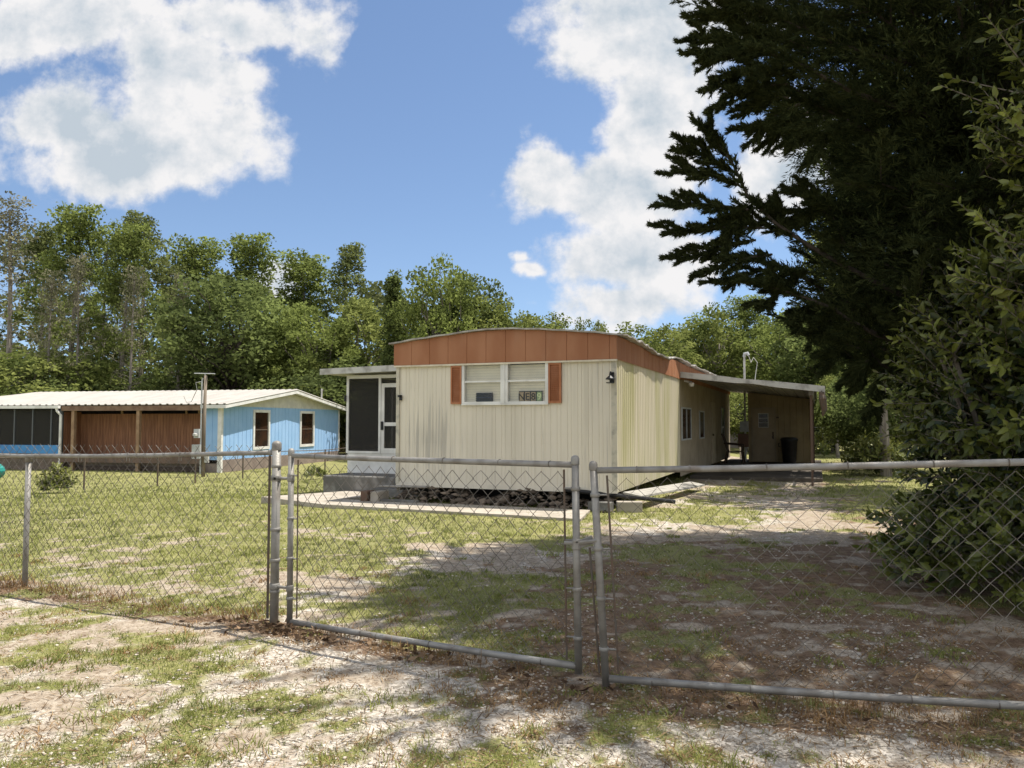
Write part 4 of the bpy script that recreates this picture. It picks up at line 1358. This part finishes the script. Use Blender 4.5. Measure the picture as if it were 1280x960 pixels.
def tall_tree(H, Rc, bare, nb, per, size, mt_leaf, mt_bark, name, flatk=.5, top_taper=.3):
    """slender trunk, tiers of flat leafy boughs: cypress, pine, gum"""
    o = empty(name, (0, 0, 0))
    lean = rs.randn(2) * .02 * H
    wood = MB()
    tp = [(lean[0] * (i / 6) ** 2 + .04 * rs.randn(), lean[1] * (i / 6) ** 2 + .04 * rs.randn(), H * .97 * i / 6 - .2) for i in range(7)]
    wood.tube(tp, [H * .0135 * (1 - .13 * i) + .015 for i in range(7)], 8, False)
    cl = []
    for k in range(nb):
        t = bare + (1 - bare) * ((k + rs.rand()) / nb) ** .72
        z = H * t
        prof = math.sin(min(1, (t - bare) / (1 - bare) * 1.12 + .24) * math.pi * .88) ** .7 * (1 - top_taper * (t - bare) / (1 - bare))
        r = Rc * max(.10, prof) * (.22 + .88 * rs.rand() ** .8)
        az = k * 2.4 + rs.rand() * 1.4
        cx, cy = lean[0] * t * t + r * math.cos(az), lean[1] * t * t + r * math.sin(az)
        s = Rc * (.10 + .19 * rs.rand())
        cl.append((cx, cy, z + .25 * r, s * 1.15, s * 1.15, s * flatk * (1 + .5 * rs.rand()), .40 + .22 * rs.randn()))
        limbs_to(wood, (lean[0] * t * t, lean[1] * t * t, z - .12 * r), (cx, cy, z + .2 * r), .012 + .004 * H * .3 * (1.05 - t), .008)
    wood.build("trunk", mt_bark, o)
    leaf_quads(*clump_leaves(cl, per, size), "crown", mt_leaf, o)
    return o


def round_tree(H, Rc, z0, nc, per, size, mt_leaf, mt_bark, name, squash=1.0):
    """short bole, spreading limbs, a lumpy crown of leaf clumps"""
    o = empty(name, (0, 0, 0))
    wood = MB()
    wood.tube([(0, 0, -.2), (.06, .02, z0 * .6), (.1 * rs.randn(), .1 * rs.randn(), z0 * 1.2), (.15 * rs.randn(), .15 * rs.randn(), H * .6)], [H * .022, H * .017, H * .013, H * .006], 8, False)
    hz, mid = (H - z0) / 2, (H + z0) / 2
    cl = []
    for k in range(nc):
        u, az = 1 - 2 * (k + .5) / nc, k * 2.39996 + rs.rand() * .6
        rad = math.sqrt(max(0, 1 - u * u))
        rr_ = (.55 + .52 * rs.rand()) * (.9 if u > -.3 else .75)
        x, y, z = Rc * rad * math.cos(az) * rr_, Rc * rad * math.sin(az) * rr_, mid + hz * u * rr_
        s = Rc * (.14 + .17 * rs.rand())
        cl.append((x, y, z, s, s, s * .75 * squash, .42 + .2 * rs.randn()))
        if k % 2 == 0: limbs_to(wood, (0, 0, z0 * 1.1 + (H * .5 - z0) * rs.rand()), (x * .92, y * .92, z), H * .007, .012)
    wood.build("trunk", mt_bark, o)
    leaf_quads(*clump_leaves(cl, per, size), "crown", mt_leaf, o)
    return o


LF_CYP = leaf_mat("cypress_leaf", (.085, .10, .035), (.295, .33, .12), .5)
LF_DARK = leaf_mat("oak_leaf", (.06, .078, .028), (.225, .27, .088), .48)
LF_MID = leaf_mat("gum_leaf", (.09, .112, .03), (.295, .345, .10), .5)
LF_YEL = leaf_mat("bright_leaf", (.085, .11, .028), (.30, .325, .10), 0.48)
LF_GREY = leaf_mat("dull_leaf", (.10, .10, .06), (.30, .28, .18), .4)

PROTO = {}
PROTO['cyp1'] = lambda: tall_tree(15, 2.7, .36, 85, 90, .20, LF_CYP, PALEBARK, "cypress_tree")
PROTO['cyp2'] = lambda: tall_tree(15, 2.4, .48, 64, 80, .19, LF_CYP, PALEBARK, "cypress_tree", .45)
PROTO['cyp3'] = lambda: tall_tree(15, 3.0, .28, 100, 95, .21, LF_MID, PALEBARK, "cypress_tree", .6)
PROTO['bare'] = lambda: tall_tree(15, 2.8, .22, 90, 30, .19, LF_GREY, PALEBARK, "bare_tree", .5)
PROTO['oak1'] = lambda: round_tree(10, 3.4, 2.6, 90, 130, .22, LF_DARK, JBARK, "oak_tree")
PROTO['oak2'] = lambda: round_tree(10, 3.2, 1.8, 90, 130, .21, LF_MID, BARK, "oak_tree")
PROTO['gum'] = lambda: round_tree(10, 2.6, 2.2, 74, 120, .20, LF_YEL, PALEBARK, "gum_tree", 1.2)
PROTO['col'] = lambda: tall_tree(12, 1.9, .08, 80, 90, .20, LF_DARK, BARK, "cedar_tree", .9, .75)
PROTO['shrub'] = lambda: round_tree(3.6, 2.2, .3, 80, 190, .105, LF_YEL, BARK, "shrub")
PROTO['shrub2'] = lambda: round_tree(3.6, 2.2, .2, 80, 190, .11, LF_DARK, BARK, "shrub")
BUILT = {}
PH = {'cyp1': 15.2, 'cyp2': 15.2, 'cyp3': 15.2, 'bare': 15.2, 'oak1': 10.3, 'oak2': 10.3, 'gum': 10.3, 'col': 12.2, 'shrub': 3.9, 'shrub2': 3.9}
trk = random.Random(11)


def tree(kind, px, top, Y, label, wide=1.0, cat="tree", group="trees behind the houses"):
    q = P(px, top, Y)
    g = gh(q.x, Y)
    if kind not in BUILT:
        o = BUILT[kind] = PROTO[kind]()
    else:
        o = copy_tree(BUILT[kind])
    s = (q.z - g) / PH[kind]
    o.location = (q.x, Y, g)
    o.scale = (s * wide, s * wide, s)
    o.rotation_euler = (0, 0, trk.uniform(0, 6.28))
    return tag(o, label, cat, group)


TREES = [
    ('bare', 20, 246, 52, "sparse grey branched tall tree at the far left of the tree line", 1.0),
    ('cyp3', 92, 262, 50, "tall full cypress second from the left of the tree line", 1.0),
    ('cyp1', 58, 285, 56, "slim dark cypress between the grey tree and the full cypress", .9),
    ('cyp2', 133, 292, 54, "narrow cypress in the dip left of the twin topped cypress", .8),
    ('cyp1', 180, 267, 50, "tall cypress with broken twin top above the white roof", .95),
    ('cyp3', 155, 283, 47, "leafy cypress with pale trunk in front of the twin topped cypress", .85),
    ('cyp3', 255, 302, 55, "thin see-through cypress left of the flat topped pair", 1.15),
    ('cyp3', 308, 299, 54, "thin flat topped cypress behind the round oak", 1.15),
    ('cyp2', 218, 330, 52, "lower cypress filling the gap before the thin cypresses", .95),
    ('oak1', 290, 335, 46, "round dark oak with bare trunk behind the blue house ridge", 1.25),
    ('oak2', 338, 375, 49, "mid green oak leaning beside the round dark oak", 1.0),
    ('cyp3', 385, 322, 53, "flat topped cypress right of the small cloud gap", 1.3),
    ('cyp1', 433, 307, 52, "pointed cypress spire above the olive green gum", 1.0),
    ('gum', 455, 352, 48, "olive green gum tree left of the dark columnar cedar", 1.2),
    ('oak2', 400, 372, 46, "broad mid green oak behind the blue gable", 1.1),
    ('col', 496, 342, 43, "dark columnar cedar above the screened porch", 1.1),
    ('oak2', 548, 313, 42, "tall ragged oak leaning left over the brown fascia", .78),
    ('oak1', 580, 330, 44, "dark oak squeezed behind the ragged leaning oak", .75),
    ('gum', 614, 345, 43, "airy gum tree with sky showing through above the roof", .9),
    ('gum', 678, 374, 45, "low rounded gum tree above the roof peak", 1.2),
    ('oak2', 645, 388, 48, "low oak filling between the two gums over the roof", 1.2),
    ('gum', 742, 383, 44, "small feathery tree standing over the right roof slope", .62),
    ('oak2', 708, 398, 50, "short oak between the rounded gum and feathery tree", 1.2),
    ('gum', 815, 391, 42, "rounded bright gum above the carport's left end", 1.35),
    ('gum', 892, 368, 47, "tall bright gum behind the conduit mast", 1.1),
    ('oak2', 855, 385, 50, "oak filling between the two bright gums", 1.2),
    ('cyp3', 940, 372, 50, "tall green cypress right of the conduit mast", 1.3),
    ('oak2', 990, 378, 44, "green oak above the carport roof's outer end", 1.2),
    ('oak1', 1040, 370, 40, "dark oak over the rear fence", 1.2),
    ('oak1', 1100, 330, 36, "big dark oak behind the laurel bush", 1.2),
    ('oak1', 1180, 300, 38, "tall dark oak hidden behind the laurel's top", 1.2),
    ('oak2', 1275, 300, 36, "oak behind the laurel at the right edge", 1.2),
    ('gum', 1098, 165, 21.5, "sunlit tall gum glimpsed through the juniper's gap", .78),
    ('oak1', 1195, -40, 16.5, "dark oak close behind the juniper's trunk", .82),
    ('gum', 1045, 455, 33, "small yellow green tree at the carport's outer corner", 1.0),
]
for a in TREES: tree(a[0], a[1], a[2], a[3], a[4], a[5])
TREES2 = [
    ('bare', 100, 318, 45.5, "thin pale stemmed tree before the full cypress", .7),
    ('bare', 165, 335, 45, "thin pale stemmed tree before the twin topped cypress", .7),
    ('bare', 62, 340, 46, "thin pale stemmed tree above the bright bushy tree", .7),
    ('bare', 225, 345, 46, "thin pale stemmed tree left of the round dark oak", .7),
]
for a in TREES2: tree(a[0], a[1], a[2], a[3], a[4], a[5])
SHRUBS = [
    ('shrub', 40, 416, 46, "bright green bushy tree behind the blue house roof at left", 1.5),
    ('shrub2', 5, 440, 44, "dark rounded bush at the far left roof end", 1.3),
    ('shrub', 205, 462, 47, "small yellow green shrub peeking over the white roof", 1.0),
    ('shrub', 92, 470, 46, "low olive shrub just above the white roof", 1.1),
    ('shrub2', 150, 445, 49, "dark shrub at the foot of the cypresses", 1.4),
    ('shrub2', 255, 440, 50, "dark shrub behind the meter pole top", 1.4),
    ('shrub', 350, 465, 48, "olive shrub rising over the blue house ridge", 1.2),
    ('shrub2', 330, 440, 51, "dark shrub under the round oak", 1.4),
    ('shrub', 402, 425, 47, "yellowish shrub behind the blue gable end", 1.2),
    ('shrub2', 450, 430, 46, "dark shrub behind the porch roof", 1.5),
    ('shrub', 930, 470, 40, "pale shrub behind the conduit mast foot", 1.3),
    ('shrub2', 985, 470, 39, "dark shrub over the storage room roof", 1.4),
    ('shrub2', 1040, 500, 38, "dark shrub behind the rear fence's left post", 1.6),
    ('shrub2', 1090, 490, 37.5, "dark shrub behind the rear fence's middle", 1.6),
    ('shrub2', 1085, 455, 27, "dark leafy shrub at the laurel's left shoulder", 1.0),
    ('shrub2', 1125, 425, 24, "dark tall shrub behind the laurel's left side", 1.0),
    ('shrub', 918, 495, 52, "yellow green shrub above the grey block shed", 1.0),
]
for a in SHRUBS: tree(a[0], a[1], a[2], a[3], a[4], a[5], "shrub", "shrubs below the tree line")

# the wood behind, one far mass of leaves
LF_WOOD = leaf_mat("far_wood_leaf", (.05, .06, .022), (.21, .225, .09), .45)
cl = []
for k in range(900):
    px = rs.uniform(-260, 1560)
    Y = rs.uniform(58, 72)
    top = np.interp(px, [-260, 0, 80, 200, 250, 330, 360, 470, 520, 700, 800, 950, 1100, 1560], [270, 285, 295, 295, 318, 325, 362, 345, 380, 415, 420, 400, 360, 330])
    X = (px - 640) / F * Y
    zt = 1.5 + (528 - top) / F * Y
    z = rs.uniform(-.5, zt - 1.0) if k % 2 else rs.uniform(-.5, min(7, zt - 1))
    s = rs.uniform(1.2, 2.3)
    cl.append((X, Y, z, s, s, s * .8, .35 + .22 * rs.randn()))
tag(leaf_quads(*clump_leaves(cl, 120, .5), "woods", LF_WOOD), "dense green wood closing the view behind the trees", "woods", kind='stuff')
# ------------------------------------------------------------------ juniper over the drive
LF_JUN = leaf_mat("juniper_sprays", (.024, .032, .014), (.085, .098, .036), .35)

JX, JY = 5.3, 8.3
ju = empty("juniper_tree", (JX, JY, 0), 0, "large dark juniper whose boughs overhang the drive at the right", "tree")
wood = MB()
twigs = []     # start, direction, length, tint


def bough(pts, r0, twig_len, ntw, tint, spread=.75, start=.15):
    pts = [Vector(p) for p in pts]
    # smooth the limb
    ctrl = pts
    out = []
    n = 8
    for i in range(n + 1):
        t = i / n * (len(ctrl) - 1)
        k = min(int(t), len(ctrl) - 2)
        u = t - k
        p0, p1, p2, p3 = ctrl[max(k - 1, 0)], ctrl[k], ctrl[k + 1], ctrl[min(k + 2, len(ctrl) - 1)]
        out.append(.5 * ((2 * p1) + (p2 - p0) * u + (2 * p0 - 5 * p1 + 4 * p2 - p3) * u * u + (3 * p1 - p0 - 3 * p2 + p3) * u ** 3))
    wood.tube(out, [r0 * (1 - .85 * i / n) for i in range(n + 1)], 5, False)
    for j in range(ntw):
        t = start + (1 - start) * (j + rs.rand()) / ntw
        k = min(int(t * n), n - 1)
        p = out[k].lerp(out[k + 1], t * n - k)
        d = (out[k + 1] - out[k]).normalized()
        side = Vector(rs.randn(3)); side = (side - d * side.dot(d)).normalized()
        dd = (d * (1.0) + side * spread * (1.0 - .4 * t) + Vector((0, 0, .10))).normalized()
        twigs.append((p, dd, twig_len * (.4 + .9 * rs.rand() ** 1.3) * (1 - .62 * t), tint + .12 * rs.randn()))
    return out


H_J = 12.5
wood.tube([(JX, JY, -.2), (JX - .05, JY, 1.2), (JX + .05, JY + .05, 4), (JX, JY, 8), (JX, JY, H_J)], [.26, .22, .19, .11, .02], 10, False)


def jrad(z, az):
    """how far the crown reaches at this height"""
    r = np.interp(z, [1.6, 3, 5, 7, 9, 11, 12.5], [1.6, 2.6, 3.0, 3.5, 3.4, 2.2, .6])
    west = max(0, -math.cos(az))
    if z < 6.4: r *= 1 - .12 * west
    r *= 1 - .36 * west * math.exp(-((z - 4.15) / .7) ** 2)
    d = (math.degrees(az) + 180) % 360 - 180
    if -60 < d < 35: r *= .5          # crown cut back here to let sun onto the laurel
    if -135 < d <= -62 and z > 6.2: r *= 1.32
    return r


for k in range(150):
    z = 1.9 + (H_J - 2.2) * ((k + rs.rand()) / 150)
    az = k * 2.39996 + rs.rand() * .5
    r = jrad(z, az) * (.72 + .36 * rs.rand())
    dx, dy = math.cos(az), math.sin(az)
    b0 = Vector((JX, JY, z - .35 * r))
    out = bough([b0, b0 + Vector((dx * r * .4, dy * r * .4, .22 * r)), b0 + Vector((dx * r * .75, dy * r * .75, .42 * r)), b0 + Vector((dx * r, dy * r, .5 * r + rs.randn() * .12))],
                .03, .45, 30, .35 + .2 * rs.randn())
    for q_ in (3, 4, 5, 6, 7):
        p = out[q_]
        sg = 1 if q_ % 2 else -1
        d = Vector((dx * .75 - dy * sg * .7, dy * .75 + dx * sg * .7, .30 + .25 * rs.randn()))
        l_ = r * (.22 + .14 * rs.rand())
        bough([p, p + d * l_ * .5, p + d * l_ + Vector((0, 0, .03))], .012, .34, 14, .35 + .2 * rs.randn())
# fine inner growth between the boughs
for k in range(12500):
    z = rs.uniform(2.4, 10.5)
    az = rs.rand() * 6.283
    r = jrad(z, az) * .86 * math.sqrt(rs.rand())
    d = Vector((math.cos(az) + .6 * rs.randn(), math.sin(az) + .6 * rs.randn(), .5 * rs.randn() + .25)).normalized()
    twigs.append((Vector((JX + r * math.cos(az), JY + r * math.sin(az), z)), d, rs.uniform(.35, .7), .3 + .2 * rs.randn()))
# the long boughs reaching out to the left over the drive
LIMBS = [   # trunk height, then the way the limb takes
    (2.3, [(1090, 350, 8.2), (1000, 300, 8.0), (940, 252, 7.9), (908, 190, 7.9), (868, 150, 7.9)], .24, 60),
    (2.6, [(1080, 385, 8.6), (1000, 345, 8.4), (930, 318, 8.2)], .34, 70),
    (2.1, [(1100, 420, 8.0), (1040, 385, 7.8), (975, 362, 7.7), (930, 350, 7.7)], .32, 70),
    (1.9, [(1130, 470, 8.2), (1085, 440, 8.0), (1040, 425, 8.0)], .34, 60),
    (4.6, [(1080, 120, 7.6), (1000, 80, 7.4), (940, 60, 7.3)], .36, 70),
    (5.2, [(1060, 60, 7.9), (990, 25, 7.8), (930, 5, 7.8)], .36, 70),
    (4.2, [(1100, 170, 8.2), (1040, 140, 8.1), (985, 118, 8.0)], .34, 60),
    (3.4, [(1100, 280, 8.6), (1050, 262, 8.6), (1015, 255, 8.6)], .34, 60),
]
for zt, ctrl, tl, nt_ in LIMBS:
    bough([Vector((JX, JY, zt))] + [P(*c) for c in ctrl], .034, tl, nt_, .36, .7, .2)
# feathery side boughs: where each leaves its limb, and where its tip reaches
FINGERS = [((925, 232), (845, 212)), ((918, 215), (858, 186)), ((905, 195), (884, 160)), ((935, 262), (838, 257)), ((955, 285), (831, 291)), ((945, 300), (850, 327)), ((965, 318), (872, 342)),
           ((985, 335), (903, 352)), ((945, 250), (905, 300)), ((975, 290), (905, 270)), ((990, 300), (962, 258)), ((1000, 345), (950, 385)), ((1020, 380), (990, 402)), ((1040, 400), (1012, 420)),
           ((1060, 430), (1035, 448)), ((1085, 450), (1068, 478)), ((1100, 470), (1090, 505)), ((1010, 340), (960, 352)),
           ((960, 62), (869, 45)), ((950, 70), (876, 74)), ((965, 85), (893, 98)), ((985, 105), (905, 122)), ((955, 40), (880, 18)), ((950, 20), (890, -8)), ((985, 122), (938, 130)),
           ((1000, 130), (940, 164)), ((1010, 140), (968, 168)), ((1030, 145), (992, 172)), ((1010, 60), (930, 40)), ((1000, 35), (915, 5)), ((1000, 95), (940, 95)), ((975, 60), (900, 60)),
           ((1040, 262), (1000, 240)), ((1035, 262), (992, 275)), ((1060, 150), (1015, 190))]
for (ax_, ay_), (bx_, by_) in FINGERS:
    D0 = 7.6 if ay_ < 170 else 8.0
    p, tip = P(ax_, ay_, D0 + rs.uniform(-.15, .15)), P(bx_, by_, D0 + rs.uniform(-.4, .2))
    o2 = bough([p, p.lerp(tip, .4) + Vector((0, 0, .03)), p.lerp(tip, .75) + Vector((0, 0, .01)), tip], .013, .21, 44, .38, .62, .02)
    for i in (2, 3, 4, 5, 6, 7):
        d = (tip - p).normalized()
        e = Vector(rs.randn(3)); e = (e - d * e.dot(d)).normalized()
        q_ = o2[i]
        bough([q_, q_ + (d + e * .7) * .10, q_ + (d + e * .5) * .21], .006, .13, 11, .38, .6)
wood.v = [(x_ - JX, y_ - JY, z_) for x_, y_, z_ in wood.v]
wood.build("trunk", JBARK, ju)
st_ = np.array([t[0][:] for t in twigs]); dr_ = np.array([t[1][:] for t in twigs]); ln_ = np.array([t[2] for t in twigs]); tt_ = np.array([t[3] for t in twigs])
NL = 42
n = len(st_)
tpar = np.tile((np.arange(NL) + .5) / NL, n) + (rs.rand(n * NL) - .5) / NL
S_, D_, L2, T_ = np.repeat(st_, NL, 0), np.repeat(dr_, NL, 0), np.repeat(ln_, NL), np.repeat(tt_, NL)
prp = frame_dirs(D_)
dev = (L2 * .22 * np.sin(np.pi * np.clip(tpar * .8 + .18, 0, 1)) * rs.rand(len(L2)))[:, None]
c = S_ + D_ * (L2 * tpar)[:, None] + prp * dev
c[:, 2] -= .10 * L2 * tpar ** 2
ax = unit(D_ * 1.0 + prp * .55 + .28 * rs.randn(len(D_), 3))
leaf_quads(c - np.array([JX, JY, 0]), ax, .045 + .065 * rs.rand(len(c)), .008 + .009 * rs.rand(len(c)), T_ + .12 * rs.randn(len(c)), "crown", LF_JUN, ju)

# ------------------------------------------------------------------ broad leaved bush behind the right gate
def leafy(name, shoots, nleaf, L0, mtl, mts, label, cat, root, group=None, droop=.15, wk=.205):
    """shoots: (start, direction, length, tint); leaves spiral along each shoot"""
    o = empty(name, root, 0, label, cat, group)
    ro_ = np.array(root)
    wd = MB()
    C_, A_, N_, Ls, Ts = [], [], [], [], []
    for (s0, d, ln, ti) in shoots:
        s0, d = np.array(s0, float), unit(np.array(d, float))
        e = s0 + d * ln
        wd.tube([s0 - ro_, (s0 + e) / 2 - ro_, e - ro_], [.007, .005, .002], 4, False)
        k = nleaf
        t = (np.arange(k) + .5 + .6 * (rs.rand(k) - .5)) / k
        t = .12 + .88 * t
        u = np.cross(d, [0, 0, 1.0]); u = u / (np.linalg.norm(u) + 1e-6); w = np.cross(d, u)
        ph = np.arange(k) * 2.4 + rs.rand() * 6.28
        rad = np.cos(ph)[:, None] * u + np.sin(ph)[:, None] * w
        p = s0 + d * (ln * t)[:, None]
        a = unit(d * (.45 + .5 * t)[:, None] + rad * .85 + rs.randn(k, 3) * .12 - np.array([0, 0, droop]))
        nn = unit(np.cross(np.cross(a, d + rs.randn(k, 3) * .3), a) + 1e-4)
        C_.append(p); A_.append(a); N_.append(nn); Ls.append(L0 * (.45 + .8 * rs.rand(k)) * (1.1 - .45 * t)); Ts.append(ti + .14 * rs.randn(k) + .25 * (t - .5))
    wd.build("stems", mts, o)
    C_, A_, N_, Ls, Ts = map(np.concatenate, (C_, A_, N_, Ls, Ts))
    B_ = np.cross(N_, A_)
    l, w = Ls[:, None], (Ls * wk)[:, None]
    up_ = N_
    v = np.stack([C_, C_ + A_ * l * .32 + B_ * w + up_ * w * .35, C_ + A_ * l * .7 + B_ * w * .8 + up_ * w * .25, C_ + A_ * l - up_ * l * .07,
                  C_ + A_ * l * .7 - B_ * w * .8 + up_ * w * .25, C_ + A_ * l * .32 - B_ * w + up_ * w * .35, C_ + A_ * l * .33, C_ + A_ * l * .7], 1)
    v = v.reshape(-1, 3) - ro_
    k = np.arange(len(C_))[:, None] * 8
    np_mesh("foliage", v, [k + np.array([0, 6, 1]), k + np.array([0, 5, 6]), k + np.array([2, 7, 3]), k + np.array([7, 4, 3]), k + np.array([1, 6, 7, 2]), k + np.array([6, 5, 4, 7])], mtl, o,
            {'tint': np.repeat(np.clip(Ts, 0, 1), 8)})
    return o, wd


LAUREL = leaf_mat("laurel_leaf", (.012, .024, .006), (.25, .275, .052), .38, .36, .5)
sh = []
BC = np.array([5.25, 6.9, 1.65])
for k in range(2300):
    u = unit(rs.randn(3))
    if u[2] < -.75: u[2] *= -.5
    f = .45 + .55 * rs.rand() ** .5
    p = BC + u * np.array([1.42, 1.45, 1.62]) * f
    if p[2] < .12: p[2] = .12 + .2 * rs.rand()
    d = unit(u * .8 + np.array([-.1, -.25, .45]) + .3 * rs.randn(3))
    sh.append((p, d, .34 + .3 * rs.rand(), .06 + .6 * rs.rand() ** 2 + .5 * max(0, f - .78) + .12 * (p[2] - 1.7) / 2))  # outer and higher shoots tinted lighter: highlights put into the leaf colour
for k in range(420):       # low skirt of the bush
    a_ = rs.rand() * 6.283
    r_ = .5 + .5 * rs.rand() ** .5
    p = np.array([5.1 + 1.5 * r_ * math.cos(a_), 6.9 + 1.5 * r_ * math.sin(a_), .08 + .55 * rs.rand()])
    sh.append((p, unit(np.array([math.cos(a_), math.sin(a_), .35]) + .4 * rs.randn(3)), .3 + .25 * rs.rand(), .25 + .3 * rs.rand()))
# tall shoots rising at the right edge
for k in range(430):
    z = rs.uniform(2.4, 5.4)
    c0 = np.array([4.58 + .10 * (z - 3), 6.0, z])
    u = unit(rs.randn(3) * np.array([1, 1, .4]))
    p = c0 + u * np.array([.66, .7, .3]) * (.35 + .65 * rs.rand()) * (1.1 if math.sin(z * 5.0 + .6) > .1 else .5)
    d = unit(u * .8 + np.array([-.25, -.2, .5]) + .25 * rs.randn(3))
    sh.append((p, d, .32 + .3 * rs.rand(), .25 + .65 * rs.rand() ** 1.6))
bush, bw = leafy("laurel_bush", sh, 18, .128, LAUREL, BARK, "tall glossy laurel bush crowding the right gate from behind", "bush", (4.8, 7.0, 0))
m = MB()
for k in range(16):
    a = rs.rand() * 6.28
    m.tube([(.25 * math.cos(a), .25 * math.sin(a), -.1), (.5 * math.cos(a), .5 * math.sin(a), .9), (.95 * math.cos(a), .9 * math.sin(a), 2.1), (.6 * math.cos(a) + .4, .9 * math.sin(a) - .2, 3.4)], [.035, .028, .02, .008], 6, False)
m.build("trunk", BARK, bush)

YOUNG = leaf_mat("young_leaf", (.05, .075, .014), (.27, .27, .06), .3, .5, .3)


def small_bush(px, py, Y, rad, hgt, nsh, L0, name, label, mtl=YOUNG):
    q = P(px, py, Y); g = gh(q.x, Y)
    sh = []
    for k in range(nsh):
        u = unit(rs.randn(3)); u[2] = abs(u[2])
        p = np.array([q.x, Y, g + .08]) + u * np.array([rad, rad, hgt * .7]) * rs.rand() ** .5 * .85
        sh.append((p, unit(u + np.array([0, 0, .7])), hgt * (.25 + .2 * rs.rand()), .2 + .55 * (p[2] - g) / hgt))
    return leafy(name, sh, 10, L0, mtl, BARK, label, "bush", (q.x, Y, g))[0]


small_bush(70, 610, 21.0, .36, .80, 90, .15, "young_bush", "small yellow green bush alone on the lawn before the fence")
small_bush(392, 588, 27.0, .38, .45, 40, .13, "low_bush", "low dark bush by the blue house foundation", LAUREL)
small_bush(1098, 592, 22.0, .8, 1.3, 110, .24, "strappy_bush", "long leaved bush at the lawn's edge under the laurel", YOUNG)
small_bush(1024, 555, 33.5, .7, 1.2, 70, .22, "pale_bush", "pale ragged bush at the storage room's outer corner", YOUNG)

# fallen leaves against the gate post, each leaf one could pick up but far too many to tell apart
DRY = leaf_mat("dry_leaf", (.06, .038, .025), (.27, .185, .115), .1)
n = 300
k = rs.rand(n)
lx = np.where(k < .38, -1.72 + .30 * rs.randn(n), np.where(k < .75, -1.7 + 2.3 * rs.rand(n), -6 + 9 * rs.rand(n)))
ly = fence_y(lx) - .05 + .10 * rs.randn(n) - np.where(k < .38, .10, .06)
c = np.stack([lx, ly, height(lx, ly) + .012 + .03 * rs.rand(n)], -1)
ax = unit(rs.randn(n, 3) * np.array([1, 1, .3]))
tag(leaf_quads(c, ax, .03 + .055 * rs.rand(n), .014 + .024 * rs.rand(n), rs.rand(n) ** 1.8, "fallen_leaves", DRY), "dry brown leaves drifted along the fence and gate foot", "leaves", kind='stuff')
